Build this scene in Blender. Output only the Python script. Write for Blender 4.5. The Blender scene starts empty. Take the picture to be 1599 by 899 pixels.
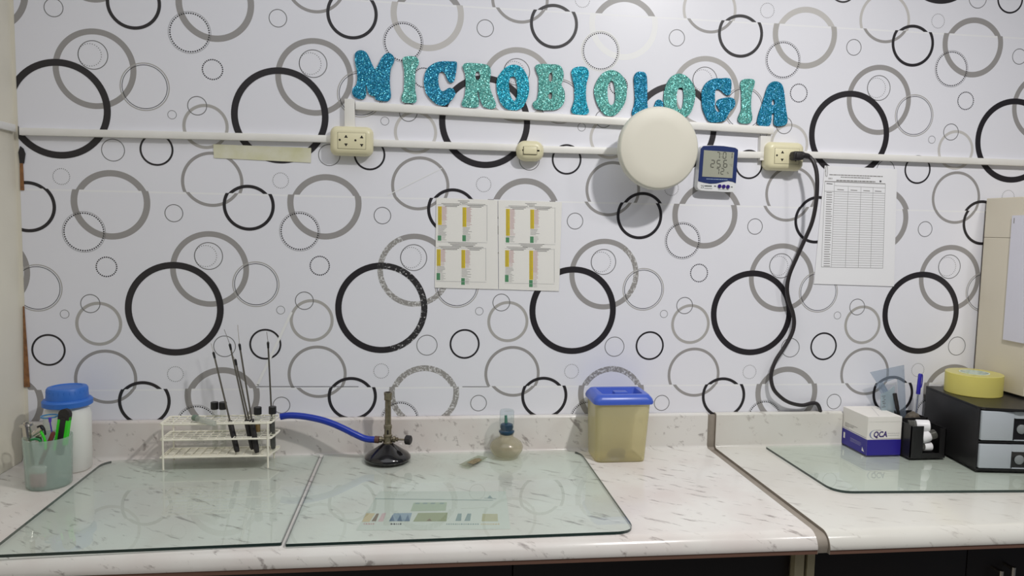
import bpy, bmesh, math, random
from mathutils import Vector, Matrix
random.seed(7)
S = bpy.context.scene
COL = S.collection

# ------------------------------------------------------------------ camera, world, lights, exposure
FOC = 1139.9                      # focal length in pixels of a 1599 x 899 frame
YAW, PITCH, ROLL = 0.126327, -0.083446, 0.0192414
CAM = Vector((0.0, 0.0, 1.526))
_cy, _sy = math.cos(YAW), math.sin(YAW); _cp, _sp = math.cos(PITCH), math.sin(PITCH)
FWD = Vector((_sy*_cp, _cy*_cp, _sp)); _r = Vector((_cy, -_sy, 0)); _u = _r.cross(FWD)
RIGHT = _r*math.cos(ROLL) + _u*math.sin(ROLL); UP = -_r*math.sin(ROLL) + _u*math.cos(ROLL)
cam_data = bpy.data.cameras.new('camera'); cam_data.sensor_width = 36; cam_data.lens = FOC*36/1599
cam_data.clip_start = 0.02
cam = bpy.data.objects.new('camera', cam_data); COL.objects.link(cam)
m = Matrix((RIGHT, UP, -FWD)).transposed().to_4x4(); m.translation = CAM; cam.matrix_world = m
S.camera = cam

world = bpy.data.worlds.new('world'); S.world = world; world.use_nodes = True
world.node_tree.nodes['Background'].inputs[0].default_value = (0.86, 0.90, 1.0, 1)
world.node_tree.nodes['Background'].inputs[1].default_value = 0.10

def area(name, loc, size, power, col):
    l = bpy.data.lights.new(name, 'AREA'); l.shape = 'DISK'; l.size = size; l.energy = power; l.color = col
    o = bpy.data.objects.new(name, l); COL.objects.link(o); o.location = loc
    return o
area('ceiling_lamp_light', (0.99, 0.70, 2.72), 0.11, 28, (1.0, 0.98, 0.95))
area('ceiling_lamp_light', (1.85, 0.60, 2.72), 0.13, 6.5, (1.0, 0.98, 0.95))
area('ceiling_bounce_light', (-0.1, 0.6, 2.76), 2.2, 15, (0.95, 0.97, 1.0))
S.view_settings.view_transform = 'Standard'; S.view_settings.look = 'None'
S.view_settings.exposure = -0.05; S.view_settings.gamma = 1.0; S.view_settings.use_curve_mapping = False

# ------------------------------------------------------------------ measuring: a photo point on a known plane
def ray(px, py): return FWD + RIGHT*((px-799.5)/FOC) - UP*((py-449.5)/FOC)
def atY(px, py, y=2.0): d = ray(px, py); return CAM + d*((y-CAM.y)/d.y)
def atZ(px, py, z=0.9): d = ray(px, py); return CAM + d*((z-CAM.z)/d.z)
def atX(px, py, x): d = ray(px, py); return CAM + d*((x-CAM.x)/d.x)

# ------------------------------------------------------------------ materials
def s2l(c):
    return tuple(((v/255/12.92) if v/255 <= 0.04045 else ((v/255+0.055)/1.055)**2.4) for v in c)
def mat(name, col, rough=0.5, metal=0.0, spec=0.5, srgb=True, coat=0.0, noise=None, bump=None, trans=0.0):
    m = bpy.data.materials.new(name); m.use_nodes = True; nt = m.node_tree; b = nt.nodes['Principled BSDF']
    c = s2l(col) if srgb else col
    b.inputs['Base Color'].default_value = (*c, 1); b.inputs['Roughness'].default_value = rough
    b.inputs['Metallic'].default_value = metal; b.inputs['Specular IOR Level'].default_value = spec
    b.inputs['Coat Weight'].default_value = coat; b.inputs['Transmission Weight'].default_value = trans
    if noise:
        scale, amt, col2 = noise
        tc = nt.nodes.new('ShaderNodeTexCoord'); n = nt.nodes.new('ShaderNodeTexNoise'); n.inputs['Scale'].default_value = scale
        n.inputs['Detail'].default_value = 5
        r = nt.nodes.new('ShaderNodeMapRange'); r.inputs[1].default_value = 0.35; r.inputs[2].default_value = 0.7; r.inputs[4].default_value = amt
        mx = nt.nodes.new('ShaderNodeMix'); mx.data_type = 'RGBA'
        mx.inputs[6].default_value = (*c, 1); mx.inputs[7].default_value = (*s2l(col2), 1)
        nt.links.new(tc.outputs['Object'], n.inputs['Vector']); nt.links.new(n.outputs['Fac'], r.inputs[0])
        nt.links.new(r.outputs[0], mx.inputs[0]); nt.links.new(mx.outputs[2], b.inputs['Base Color'])
    if bump:
        scale, st = bump
        tc = nt.nodes.new('ShaderNodeTexCoord'); n = nt.nodes.new('ShaderNodeTexNoise'); n.inputs['Scale'].default_value = scale
        bp = nt.nodes.new('ShaderNodeBump'); bp.inputs['Strength'].default_value = st; bp.inputs['Distance'].default_value = 0.002
        nt.links.new(tc.outputs['Object'], n.inputs['Vector']); nt.links.new(n.outputs['Fac'], bp.inputs['Height'])
        nt.links.new(bp.outputs[0], b.inputs['Normal'])
    return m

def clear(name, tint, ior=1.45, rough=0.02, haze=0.0, haze_col=(200, 205, 200), trl=0.5):
    """thin clear or frosted sheet: tinted see-through, Fresnel gloss, optional milky haze"""
    m = bpy.data.materials.new(name); m.use_nodes = True; nt = m.node_tree; N = nt.nodes; L = nt.links
    N.remove(N['Principled BSDF']); out = N['Material Output']
    t = N.new('ShaderNodeBsdfTransparent'); t.inputs[0].default_value = (*tint, 1)
    g = N.new('ShaderNodeBsdfGlossy'); g.inputs['Roughness'].default_value = rough
    lw = N.new('ShaderNodeLayerWeight'); lw.inputs['Blend'].default_value = 0.5          # Schlick's law, the same from both sides
    pw = N.new('ShaderNodeMath'); pw.operation = 'POWER'; pw.inputs[1].default_value = 5; L.new(lw.outputs['Facing'], pw.inputs[0])
    f0 = ((ior-1)/(ior+1))**2; k0 = min(1.0, f0/0.03)
    f = N.new('ShaderNodeMath'); f.operation = 'MULTIPLY_ADD'; f.inputs[1].default_value = (1-f0)*k0; f.inputs[2].default_value = f0; L.new(pw.outputs[0], f.inputs[0])
    base = t
    if haze > 0:
        d = N.new('ShaderNodeBsdfDiffuse'); d.inputs[0].default_value = (*s2l(haze_col), 1)
        tr = N.new('ShaderNodeBsdfTranslucent'); tr.inputs[0].default_value = (*s2l(haze_col), 1)
        dm = N.new('ShaderNodeMixShader'); dm.inputs[0].default_value = trl
        L.new(d.outputs[0], dm.inputs[1]); L.new(tr.outputs[0], dm.inputs[2])
        hm = N.new('ShaderNodeMixShader'); hm.inputs[0].default_value = haze
        L.new(t.outputs[0], hm.inputs[1]); L.new(dm.outputs[0], hm.inputs[2]); base = hm
    mx = N.new('ShaderNodeMixShader'); L.new(f.outputs[0], mx.inputs[0]); L.new(base.outputs[0], mx.inputs[1]); L.new(g.outputs[0], mx.inputs[2])
    L.new(mx.outputs[0], out.inputs['Surface'])
    return m

def glitter(name, c1, c2, c3):
    m = bpy.data.materials.new(name); m.use_nodes = True; nt = m.node_tree; N = nt.nodes; L = nt.links; b = N['Principled BSDF']
    tc = N.new('ShaderNodeTexCoord')
    v = N.new('ShaderNodeTexVoronoi'); v.inputs['Scale'].default_value = 540
    L.new(tc.outputs['Object'], v.inputs['Vector'])
    sep = N.new('ShaderNodeSeparateColor'); L.new(v.outputs['Color'], sep.inputs[0])
    rp = N.new('ShaderNodeValToRGB'); cr = rp.color_ramp
    cr.elements[0].position = 0.0; cr.elements[0].color = (*s2l(c1), 1)
    cr.elements[1].position = 1.0; cr.elements[1].color = (*s2l(c3), 1)
    e = cr.elements.new(0.55); e.color = (*s2l(c2), 1); e = cr.elements.new(0.86); e.color = (*s2l(c2), 1)
    L.new(sep.outputs[0], rp.inputs[0]); L.new(rp.outputs[0], b.inputs['Base Color'])
    b.inputs['Metallic'].default_value = 0.35; b.inputs['Roughness'].default_value = 0.32
    # every flake tilts its own way
    sub = N.new('ShaderNodeVectorMath'); sub.operation = 'SUBTRACT'; sub.inputs[1].default_value = (0.5, 0.5, 0.5)
    L.new(v.outputs['Color'], sub.inputs[0])
    sc = N.new('ShaderNodeVectorMath'); sc.operation = 'SCALE'; sc.inputs['Scale'].default_value = 0.9; L.new(sub.outputs[0], sc.inputs[0])
    geo = N.new('ShaderNodeNewGeometry'); ad = N.new('ShaderNodeVectorMath'); ad.operation = 'ADD'
    L.new(geo.outputs['Normal'], ad.inputs[0]); L.new(sc.outputs[0], ad.inputs[1])
    nm = N.new('ShaderNodeVectorMath'); nm.operation = 'NORMALIZE'; L.new(ad.outputs[0], nm.inputs[0]); L.new(nm.outputs[0], b.inputs['Normal'])
    return m

def marble(name, base, vein, rot, warm):
    m = bpy.data.materials.new(name); m.use_nodes = True; nt = m.node_tree; N = nt.nodes; L = nt.links; b = N['Principled BSDF']
    tc = N.new('ShaderNodeTexCoord'); mp = N.new('ShaderNodeMapping')
    mp.vector_type = 'TEXTURE'; mp.inputs['Rotation'].default_value = (0.3, 0.0, rot); mp.inputs['Scale'].default_value = (0.14, 0.030, 0.06)
    L.new(tc.outputs['Object'], mp.inputs[0])
    wob = N.new('ShaderNodeTexNoise'); wob.inputs['Scale'].default_value = 9; L.new(tc.outputs['Object'], wob.inputs['Vector'])
    ad = N.new('ShaderNodeVectorMath'); ad.operation = 'ADD'; L.new(mp.outputs[0], ad.inputs[0]); L.new(wob.outputs['Color'], ad.inputs[1])
    n = N.new('ShaderNodeTexNoise'); n.inputs['Scale'].default_value = 2.1; n.inputs['Detail'].default_value = 7; n.inputs['Roughness'].default_value = 0.62
    L.new(ad.outputs[0], n.inputs['Vector'])
    r = N.new('ShaderNodeValToRGB'); r.color_ramp.elements[0].position = 0.585; r.color_ramp.elements[0].color = (0, 0, 0, 1)
    r.color_ramp.elements[1].position = 0.68; r.color_ramp.elements[1].color = (1, 1, 1, 1); L.new(n.outputs['Fac'], r.inputs[0])
    n2 = N.new('ShaderNodeTexNoise'); n2.inputs['Scale'].default_value = 5; n2.inputs['Detail'].default_value = 4; L.new(tc.outputs['Object'], n2.inputs['Vector'])
    r2 = N.new('ShaderNodeMapRange'); r2.inputs[1].default_value = 0.4; r2.inputs[2].default_value = 0.68; L.new(n2.outputs['Fac'], r2.inputs[0])
    m1 = N.new('ShaderNodeMix'); m1.data_type = 'RGBA'; m1.inputs[6].default_value = (*s2l(base), 1); m1.inputs[7].default_value = (*s2l(warm), 1)
    L.new(r2.outputs[0], m1.inputs[0])
    k = N.new('ShaderNodeMath'); k.operation = 'MULTIPLY'; k.inputs[1].default_value = 0.62; L.new(r.outputs[0], k.inputs[0])
    m2 = N.new('ShaderNodeMix'); m2.data_type = 'RGBA'; m2.inputs[7].default_value = (*s2l(vein), 1)
    L.new(k.outputs[0], m2.inputs[0]); L.new(m1.outputs[2], m2.inputs[6]); L.new(m2.outputs[2], b.inputs['Base Color'])
    b.inputs['Roughness'].default_value = 0.16; b.inputs['Specular IOR Level'].default_value = 0.5
    return m

def worn(name, col, thr):
    """print with patches rubbed off down to the paper"""
    m = bpy.data.materials.new(name); m.use_nodes = True; nt = m.node_tree; N = nt.nodes; L = nt.links; b = N['Principled BSDF']
    tc = N.new('ShaderNodeTexCoord'); n = N.new('ShaderNodeTexNoise'); n.inputs['Scale'].default_value = 150; n.inputs['Detail'].default_value = 6
    n.inputs['Roughness'].default_value = 0.7
    L.new(tc.outputs['Object'], n.inputs['Vector']); r = N.new('ShaderNodeMapRange'); r.inputs[1].default_value = thr-0.03; r.inputs[2].default_value = thr+0.03
    L.new(n.outputs['Fac'], r.inputs[0]); mx = N.new('ShaderNodeMix'); mx.data_type = 'RGBA'
    mx.inputs[6].default_value = (*s2l(col), 1); mx.inputs[7].default_value = (*s2l((214, 213, 214)), 1)
    L.new(r.outputs[0], mx.inputs[0]); L.new(mx.outputs[2], b.inputs['Base Color']); b.inputs['Roughness'].default_value = 0.42
    return m

M = dict(
    paper=mat('wallpaper_white', (235, 235, 242), 0.36, noise=(1.6, 0.5, (229, 229, 236)), bump=(7, 0.12)),
    seam=mat('wallpaper_seam', (240, 240, 243), 0.4),
    black=mat('print_black', (40, 37, 41), 0.38), gray=mat('print_gray', (156, 153, 152), 0.4),
    lgray=mat('print_light_gray', (176, 173, 170), 0.4), fgray=mat('print_faded_gray', (200, 197, 194), 0.42),
    white=mat('print_white', (240, 240, 240), 0.42), line=mat('print_line', (112, 111, 112), 0.4),
    dot=mat('print_dot', (50, 48, 52), 0.4), ldot=mat('print_pale_dot', (128, 127, 128), 0.4),
    wgray=worn('print_gray_worn', (150, 147, 144), 0.54), wblack=worn('print_black_worn', (46, 44, 46), 0.60),
    cream_wall=mat('cream_wall_paint', (232, 227, 211), 0.7, noise=(2.5, 0.6, (218, 211, 197)), bump=(30, 0.1)),
    floor=mat('floor_tile', (150, 145, 138), 0.4),
    brown=mat('bare_wood', (156, 108, 66), 0.7, noise=(60, 0.8, (104, 72, 48))),
    trunk=mat('trunking_plastic', (236, 234, 230), 0.42, noise=(14, 0.5, (224, 221, 213))),
    marble=marble('marble_laminate', (224, 221, 216), (112, 100, 96), -0.62, (214, 205, 200)),
    marble2=marble('marble_laminate_paler', (216, 214, 207), (168, 162, 155), -0.5, (211, 207, 199)),
    edge=mat('laminate_end_strip', (152, 143, 132), 0.6, noise=(40, 0.5, (134, 125, 114))),
    board=mat('particle_board', (120, 88, 74), 0.8),
    cab=mat('black_melamine', (26, 20, 19), 0.45), cabedge=mat('cabinet_edge_band', (176, 168, 138), 0.5),
    chrome=mat('chrome', (205, 200, 192), 0.22, 1.0), steel=mat('steel_rod', (120, 116, 108), 0.38, 0.85),
    dsteel=mat('aged_nickel', (150, 141, 122), 0.34, 0.9, noise=(120, 0.5, (92, 80, 62))),
    ivory=mat('ivory_plastic', (226, 219, 184), 0.34), ivory2=mat('ivory_plastic_insert', (229, 222, 186), 0.36),
    hole=mat('socket_hole', (30, 22, 14), 0.7), blackp=mat('black_plastic', (30, 29, 30), 0.38),
    blackr=mat('black_rubber', (36, 33, 34), 0.55), cord=mat('black_cord', (44, 40, 42), 0.42),
    disc=mat('cream_disc_plastic', (218, 214, 200), 0.5), discr=mat('cream_disc_rim', (214, 213, 200), 0.4),
    navy=mat('meter_navy', (36, 52, 104), 0.35), mwhite=mat('meter_white', (228, 229, 230), 0.35),
    mside=mat('meter_side', (190, 194, 198), 0.4), lcd=mat('lcd_glass', (166, 167, 152), 0.3), lcdd=mat('lcd_digit', (92, 92, 84), 0.35),
    lcdf=mat('lcd_faint', (128, 130, 118), 0.35),
    btn=mat('button_violet', (50, 30, 120), 0.35), mtext=mat('meter_text', (70, 78, 76), 0.5), mpale=mat('meter_pale_text', (150, 170, 196), 0.5),
    sheet=mat('printed_paper', (243, 241, 236), 0.5), sheet2=mat('log_paper', (240, 240, 243), 0.45),
    sheet3=mat('clipped_paper', (214, 213, 224), 0.45),
    yel=mat('chart_yellow', (222, 196, 20), 0.5), grn=mat('chart_green', (84, 146, 104), 0.5), pink=mat('chart_pink', (230, 218, 214), 0.5),
    ink=mat('ink_gray', (140, 138, 136), 0.5), inkd=mat('ink_dark', (92, 90, 92), 0.5), inkm=mat('ink_mid', (166, 165, 166), 0.5), inkf=mat('ink_faint', (188, 187, 188), 0.5),
    inkr=mat('ink_red', (196, 150, 150), 0.5),
    sleeve=clear('plastic_sleeve', (0.99, 0.99, 0.99), 1.25, 0.2, 0.03),
    tapebeige=mat('yellowed_tape', (222, 220, 202), 0.5, noise=(18, 1.0, (208, 206, 168))),
    glass=clear('green_sheet_glass', (0.90, 0.955, 0.93), 1.5, 0.015),
    glassb=clear('green_sheet_glass_lower_face', (0.995, 0.998, 0.996), 1.02, 0.02),
    glassedge=mat('green_glass_edge', (30, 52, 48), 0.2, spec=0.8),
    slide=clear('slide_glass', (0.86, 0.88, 0.82), 1.5, 0.05, 0.12, (190, 190, 160)), smear=mat('dried_smear', (150, 136, 100), 0.5, noise=(300, 1, (96, 84, 60))),
    wire=mat('cream_coated_wire', (240, 236, 220), 0.4), tube=clear('tube_glass', (0.95, 0.96, 0.94), 1.4, 0.05, 0.05),
    cottonvial=clear('frosted_vial', (0.9, 0.9, 0.9), 1.3, 0.2, 0.55, (220, 224, 216)), gcap=mat('dull_green_cap', (118, 138, 122), 0.5),
    amber=clear('amber_residue', (0.75, 0.62, 0.4), 1.3, 0.3, 0.5, (180, 150, 96)),
    blue=mat('blue_rubber_hose', (22, 52, 164), 0.3), bluecap=mat('blue_screw_lid', (52, 112, 200), 0.42),
    bottle=mat('white_bottle_plastic', (236, 236, 230), 0.42), brass=mat('brown_hose_end', (92, 62, 52), 0.5),
    blackgloss=mat('black_enamel', (24, 22, 24), 0.16, coat=0.4),
    lampglass=clear('alcohol_lamp_glass', (0.90, 0.88, 0.80), 1.6, 0.06, 0.36, (214, 208, 184)), teal=mat('teal_burner_collar', (18, 58, 84), 0.2),
    tealg=mat('wick_green', (70, 130, 110), 0.5), capglass=clear('cap_glass', (0.90, 0.94, 0.95), 1.5, 0.03, 0.05),
    tub=clear('yellowed_tub_plastic', (0.92, 0.88, 0.68), 1.4, 0.15, 0.52, (244, 236, 190), 0.35), tubblue=mat('blue_tub_lid', (66, 96, 196), 0.3),
    cup=clear('frosted_green_cup', (0.95, 0.98, 0.97), 1.3, 0.25, 0.33, (214, 230, 223), 0.4),
    pinkobj=mat('pink_eraser', (226, 170, 176), 0.6), pinkw=mat('white_sleeve', (232, 226, 222), 0.6), lime=mat('lime_green_plastic', (60, 220, 40), 0.35),
    maroon=mat('maroon_pen', (110, 52, 48), 0.4), violet=mat('violet_cap', (92, 60, 190), 0.4), ringblue=mat('blue_ring_plastic', (70, 140, 190), 0.3), grn2=mat('green_cord_wrap', (34, 130, 70), 0.4),
    knobp=clear('milky_knob', (0.9, 0.92, 0.92), 1.5, 0.08, 0.5, (214, 218, 220)), clearp=clear('clear_plastic', (0.92, 0.94, 0.94), 1.4, 0.1, 0.18, (215, 220, 222)),
    drawerf=mat('grey_drawer_front', (178, 184, 190), 0.4), tapey=clear('yellow_packing_tape', (0.8, 0.74, 0.3), 1.35, 0.25, 0.86, (248, 240, 150), 0.4),
    tapecore=mat('white_tape_core', (220, 226, 214), 0.6, noise=(60, 1, (170, 190, 176))), limelabel=mat('lime_label', (186, 196, 40), 0.5),
    boxw=mat('box_white_card', (234, 230, 224), 0.5), boxb=mat('box_blue_print', (44, 34, 140), 0.42), boxb2=mat('box_grey_blue', (130, 136, 170), 0.5), logo=mat('logo_violet', (58, 40, 110), 0.45),
    capw=mat('white_vial_cap', (236, 234, 236), 0.4), vial=clear('vial_plastic', (0.85, 0.86, 0.84), 1.4, 0.12, 0.3, (170, 168, 160)),
    ruler=clear('blue_grey_ruler', (0.90, 0.93, 0.955), 1.45, 0.08, 0.25, (178, 190, 204)), rulerw=clear('clear_ruler', (0.9, 0.94, 0.95), 1.45, 0.08, 0.45, (206, 220, 224)),
    felt=mat('brown_felt', (112, 104, 94), 0.95, noise=(90, 1, (70, 62, 52)), bump=(200, 0.6)), pen=mat('pen_blue', (46, 40, 160), 0.35), pend=mat('pen_ink_tube', (60, 66, 110), 0.4),
    cupb=mat('beige_cupboard_board', (214, 206, 188), 0.5), seamd=mat('dark_seam', (96, 88, 78), 0.7),
    p_or=mat('card_orange', (204, 184, 150), 0.6), p_br=mat('card_brown', (130, 112, 96), 0.6), p_pk=mat('card_pink', (206, 176, 178), 0.6),
    p_bl=mat('card_blue', (146, 160, 176), 0.6), p_bd=mat('card_dark_blue', (98, 116, 140), 0.6), p_ol=mat('card_olive', (158, 161, 132), 0.6), p_gn=mat('card_green', (174, 182, 164), 0.6),
    p_gy=mat('card_grey', (142, 156, 156), 0.6), p_tn=mat('card_tan', (184, 178, 150), 0.6), card=mat('card_paper', (206, 206, 200), 0.6),
    teald=glitter('glitter_deep_teal', (6, 92, 132), (14, 134, 172), (120, 226, 236)), tealb=glitter('glitter_bright_teal', (4, 116, 152), (20, 164, 190), (150, 240, 244)),
    teall=glitter('glitter_sea_green', (66, 142, 140), (104, 182, 172), (196, 250, 240)), foam=mat('letter_foam_edge', (34, 70, 82), 0.7),
)

# ------------------------------------------------------------------ mesh builder
class MB:
    def __init__(self): self.bm = bmesh.new(); self.mats = []; self.cur = 0
    def use(self, key):
        if key not in self.mats: self.mats.append(key)
        self.cur = self.mats.index(key); return self
    def _merge(self, t, mx=None, mati=None):
        if mx is not None: bmesh.ops.transform(t, matrix=mx, verts=t.verts)
        vm = [self.bm.verts.new(v.co) for v in t.verts]; t.verts.index_update()
        for f in t.faces:
            try: nf = self.bm.faces.new([vm[v.index] for v in f.verts])
            except ValueError: continue
            nf.material_index = self.cur if mati is None else mati(f)
        t.free(); return self
    def box(self, x0, x1, y0, y1, z0, z1, bev=0.0, seg=2, mx=None):
        t = bmesh.new(); bmesh.ops.create_cube(t, size=1)
        for v in t.verts: v.co = Vector(((x0+x1)/2+v.co.x*(x1-x0), (y0+y1)/2+v.co.y*(y1-y0), (z0+z1)/2+v.co.z*(z1-z0)))
        if bev > 0: bmesh.ops.bevel(t, geom=t.edges[:], offset=bev, segments=seg, profile=0.5, affect='EDGES')
        return self._merge(t, mx)
    def cyl(self, p0, p1, r0, r1=None, seg=20, cap=True):
        p0, p1 = Vector(p0), Vector(p1); r1 = r0 if r1 is None else r1
        d = (p1-p0); q = d.to_track_quat('Z', 'Y').to_matrix()
        t = bmesh.new(); A = []; B = []
        for i in range(seg):
            a = 2*math.pi*i/seg; c = q @ Vector((math.cos(a), math.sin(a), 0))
            A.append(t.verts.new(p0+c*r0)); B.append(t.verts.new(p1+c*r1))
        for i in range(seg):
            j = (i+1) % seg; t.faces.new((A[i], A[j], B[j], B[i]))
        if cap: t.faces.new(A[::-1]); t.faces.new(B)
        return self._merge(t)
    def lathe(self, prof, c, seg=36, axis=None, close=False):
        """prof: (radius, height) pairs turned about +Z (or an axis) through c"""
        c = Vector(c); q = Matrix.Identity(3) if axis is None else Vector(axis).to_track_quat('Z', 'Y').to_matrix()
        t = bmesh.new(); rows = []
        for r, h in prof:
            if r < 1e-6: rows.append([t.verts.new(c + q @ Vector((0, 0, h)))])
            else: rows.append([t.verts.new(c + q @ Vector((r*math.cos(2*math.pi*i/seg), r*math.sin(2*math.pi*i/seg), h))) for i in range(seg)])
        pairs = list(zip(rows, rows[1:]))
        if close: pairs.append((rows[-1], rows[0]))
        for a, b in pairs:
            for i in range(seg):
                j = (i+1) % seg
                if len(a) == 1 and len(b) == 1: continue
                if len(a) == 1: t.faces.new((a[0], b[j], b[i]))
                elif len(b) == 1: t.faces.new((a[i], a[j], b[0]))
                else: t.faces.new((a[i], a[j], b[j], b[i]))
        return self._merge(t)
    def sweep(self, pts, r, seg=10, smooth=0, cap=True):
        P = [Vector(p) for p in pts]
        if smooth: P = catmull(P, smooth, False)
        rr = r if isinstance(r, list) else [r]*len(P)
        if len(rr) != len(P): rr = [rr[int(i*(len(rr)-1)/(len(P)-1)+.5)] for i in range(len(P))]
        t = bmesh.new(); rows = []; n = None
        for i, p in enumerate(P):
            d = (P[min(i+1, len(P)-1)]-P[max(i-1, 0)]).normalized()
            if n is None:
                n = d.orthogonal().normalized()
            n = (n-d*n.dot(d)).normalized(); b = d.cross(n)
            rows.append([t.verts.new(p+(n*math.cos(2*math.pi*k/seg)+b*math.sin(2*math.pi*k/seg))*rr[i]) for k in range(seg)])
        for a, b in zip(rows, rows[1:]):
            for k in range(seg): t.faces.new((a[k], a[(k+1) % seg], b[(k+1) % seg], b[k]))
        if cap: t.faces.new(rows[0][::-1]); t.faces.new(rows[-1])
        return self._merge(t)
    def poly(self, pts):
        self.bm.faces.new([self.bm.verts.new(Vector(p)) for p in pts]).material_index = self.cur; return self
    def prism(self, pts, off):
        """polygon pts extruded by vector off"""
        off = Vector(off); a = [self.bm.verts.new(Vector(p)) for p in pts]; b = [self.bm.verts.new(Vector(p)+off) for p in pts]
        fs = [self.bm.faces.new(a[::-1]), self.bm.faces.new(b)]
        for i in range(len(a)):
            j = (i+1) % len(a); fs.append(self.bm.faces.new((a[i], a[j], b[j], b[i])))
        for f in fs: f.material_index = self.cur
        return self
    def ring(self, x, z, R, th, y, a0=0, a1=360, seg=72, clip=None):
        t = bmesh.new(); n = max(3, int(seg*(a1-a0)/360)); A = []; B = []
        for i in range(n+1):
            a = math.radians(a0+(a1-a0)*i/n); A.append(t.verts.new((x+R*math.cos(a), y, z+R*math.sin(a)))); B.append(t.verts.new((x+(R-th)*math.cos(a), y, z+(R-th)*math.sin(a))))
        for i in range(n): t.faces.new((A[i], B[i], B[i+1], A[i+1]))
        bmesh.ops.remove_doubles(t, verts=t.verts, dist=1e-7)
        return self._clipmerge(t, clip)
    def dot(self, x, z, r, y, clip=None, seg=6):
        t = bmesh.new(); t.faces.new([t.verts.new((x+r*math.cos(-2*math.pi*i/seg), y, z+r*math.sin(-2*math.pi*i/seg))) for i in range(seg)])
        return self._clipmerge(t, clip)
    def _clipmerge(self, t, clip):
        if clip:
            zb, zt, xl = clip
            for co, no in (((0, 0, zb), (0, 0, -1)), ((0, 0, zt), (0, 0, 1)), ((xl, 0, 0), (-1, 0, 0))):
                if not t.faces: break
                bmesh.ops.bisect_plane(t, geom=t.verts[:]+t.edges[:]+t.faces[:], plane_co=co, plane_no=no, clear_outer=True)
        return self._merge(t)

def catmull(P, k, closed=True):
    P = [Vector(p) for p in P]; n = len(P); out = []
    rng = range(n) if closed else range(n-1)
    for i in rng:
        if closed: p0, p1, p2, p3 = P[i-1], P[i], P[(i+1) % n], P[(i+2) % n]
        else: p0, p1, p2, p3 = P[max(i-1, 0)], P[i], P[i+1], P[min(i+2, n-1)]
        for j in range(k):
            t = j/k
            out.append(0.5*((2*p1)+(p2-p0)*t+(2*p0-5*p1+4*p2-p3)*t*t+(3*p1-p0-3*p2+p3)*t**3))
    if not closed: out.append(P[-1])
    return out

def link(name, mb, parent=None, origin=(0, 0, 0), smooth=35):
    o3 = Vector(origin)
    for v in mb.bm.verts: v.co -= o3
    bmesh.ops.recalc_face_normals(mb.bm, faces=mb.bm.faces[:]) if getattr(mb, 'recalc', True) else None
    me = bpy.data.meshes.new(name); mb.bm.to_mesh(me); mb.bm.free()
    for k in mb.mats: me.materials.append(M[k])
    if smooth:
        me.shade_smooth()
        try: me.set_sharp_from_angle(angle=math.radians(smooth))
        except Exception: pass
    o = bpy.data.objects.new(name, me); COL.objects.link(o)
    if parent is not None: o.parent = parent
    else: o.location = o3
    return o

class Thing:
    def __init__(self, name, label, cat, loc, group=None):
        o = bpy.data.objects.new(name, None); o.empty_display_size = 0.02; COL.objects.link(o); o.location = loc
        o['label'] = label; o['category'] = cat
        if group: o['group'] = group
        self.o = o; self.loc = Vector(loc)
    def part(self, name, mb, parent=None, label=None, smooth=35):
        p = link(name, mb, parent or self.o, self.loc, smooth)
        if label: p['label'] = label
        return p
def solo(name, label, cat, mb, loc, group=None, smooth=35):
    o = link(name, mb, None, loc, smooth); o['label'] = label; o['category'] = cat
    if group: o['group'] = group
    return o
def struct(name, mb, parent=None, smooth=35):
    o = link(name, mb, parent, (0, 0, 0), smooth)
    if parent is None: o['kind'] = 'structure'
    return o

def text_geo(s, size, extr=0.0, bold=0.0):
    cu = bpy.data.curves.new('t', 'FONT'); cu.body = s; cu.size = size; cu.extrude = extr; cu.offset = bold; cu.align_x = 'CENTER'; cu.align_y = 'CENTER'; cu.resolution_u = 3
    ob = bpy.data.objects.new('t', cu); COL.objects.link(ob); dg = bpy.context.evaluated_depsgraph_get(); dg.update()
    me = bpy.data.meshes.new_from_object(ob.evaluated_get(dg)); t = bmesh.new(); t.from_mesh(me)
    bpy.data.objects.remove(ob); bpy.data.curves.remove(cu); bpy.data.meshes.remove(me)
    return t
def put_text(mb, s, size, c, xdir=(1, 0, 0), ydir=(0, 0, 1), sx=1.0, shear=0.0, bold=0.0):
    t = text_geo(s, size, 0.0, bold); X = Vector(xdir).normalized(); Yv = Vector(ydir).normalized(); Z = X.cross(Yv)
    mx = Matrix((X*sx, Yv + X*shear, Z)).transposed().to_4x4(); mx.translation = Vector(c); mb._merge(t, mx)

# ================================================================== THE SETTING
b = MB().use('cream_wall'); b.box(-1.06, 2.6, 2.0, 2.1, 0, 2.8); wall = struct('wall_back', b)
b = MB().use('cream_wall'); b.box(-1.11, -1.012, -0.6, 2.0, 0, 2.8); struct('wall_left', b)
b = MB().use('floor'); b.box(-1.11, 2.6, -0.6, 2.1, -0.05, 0); struct('floor', b)

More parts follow.
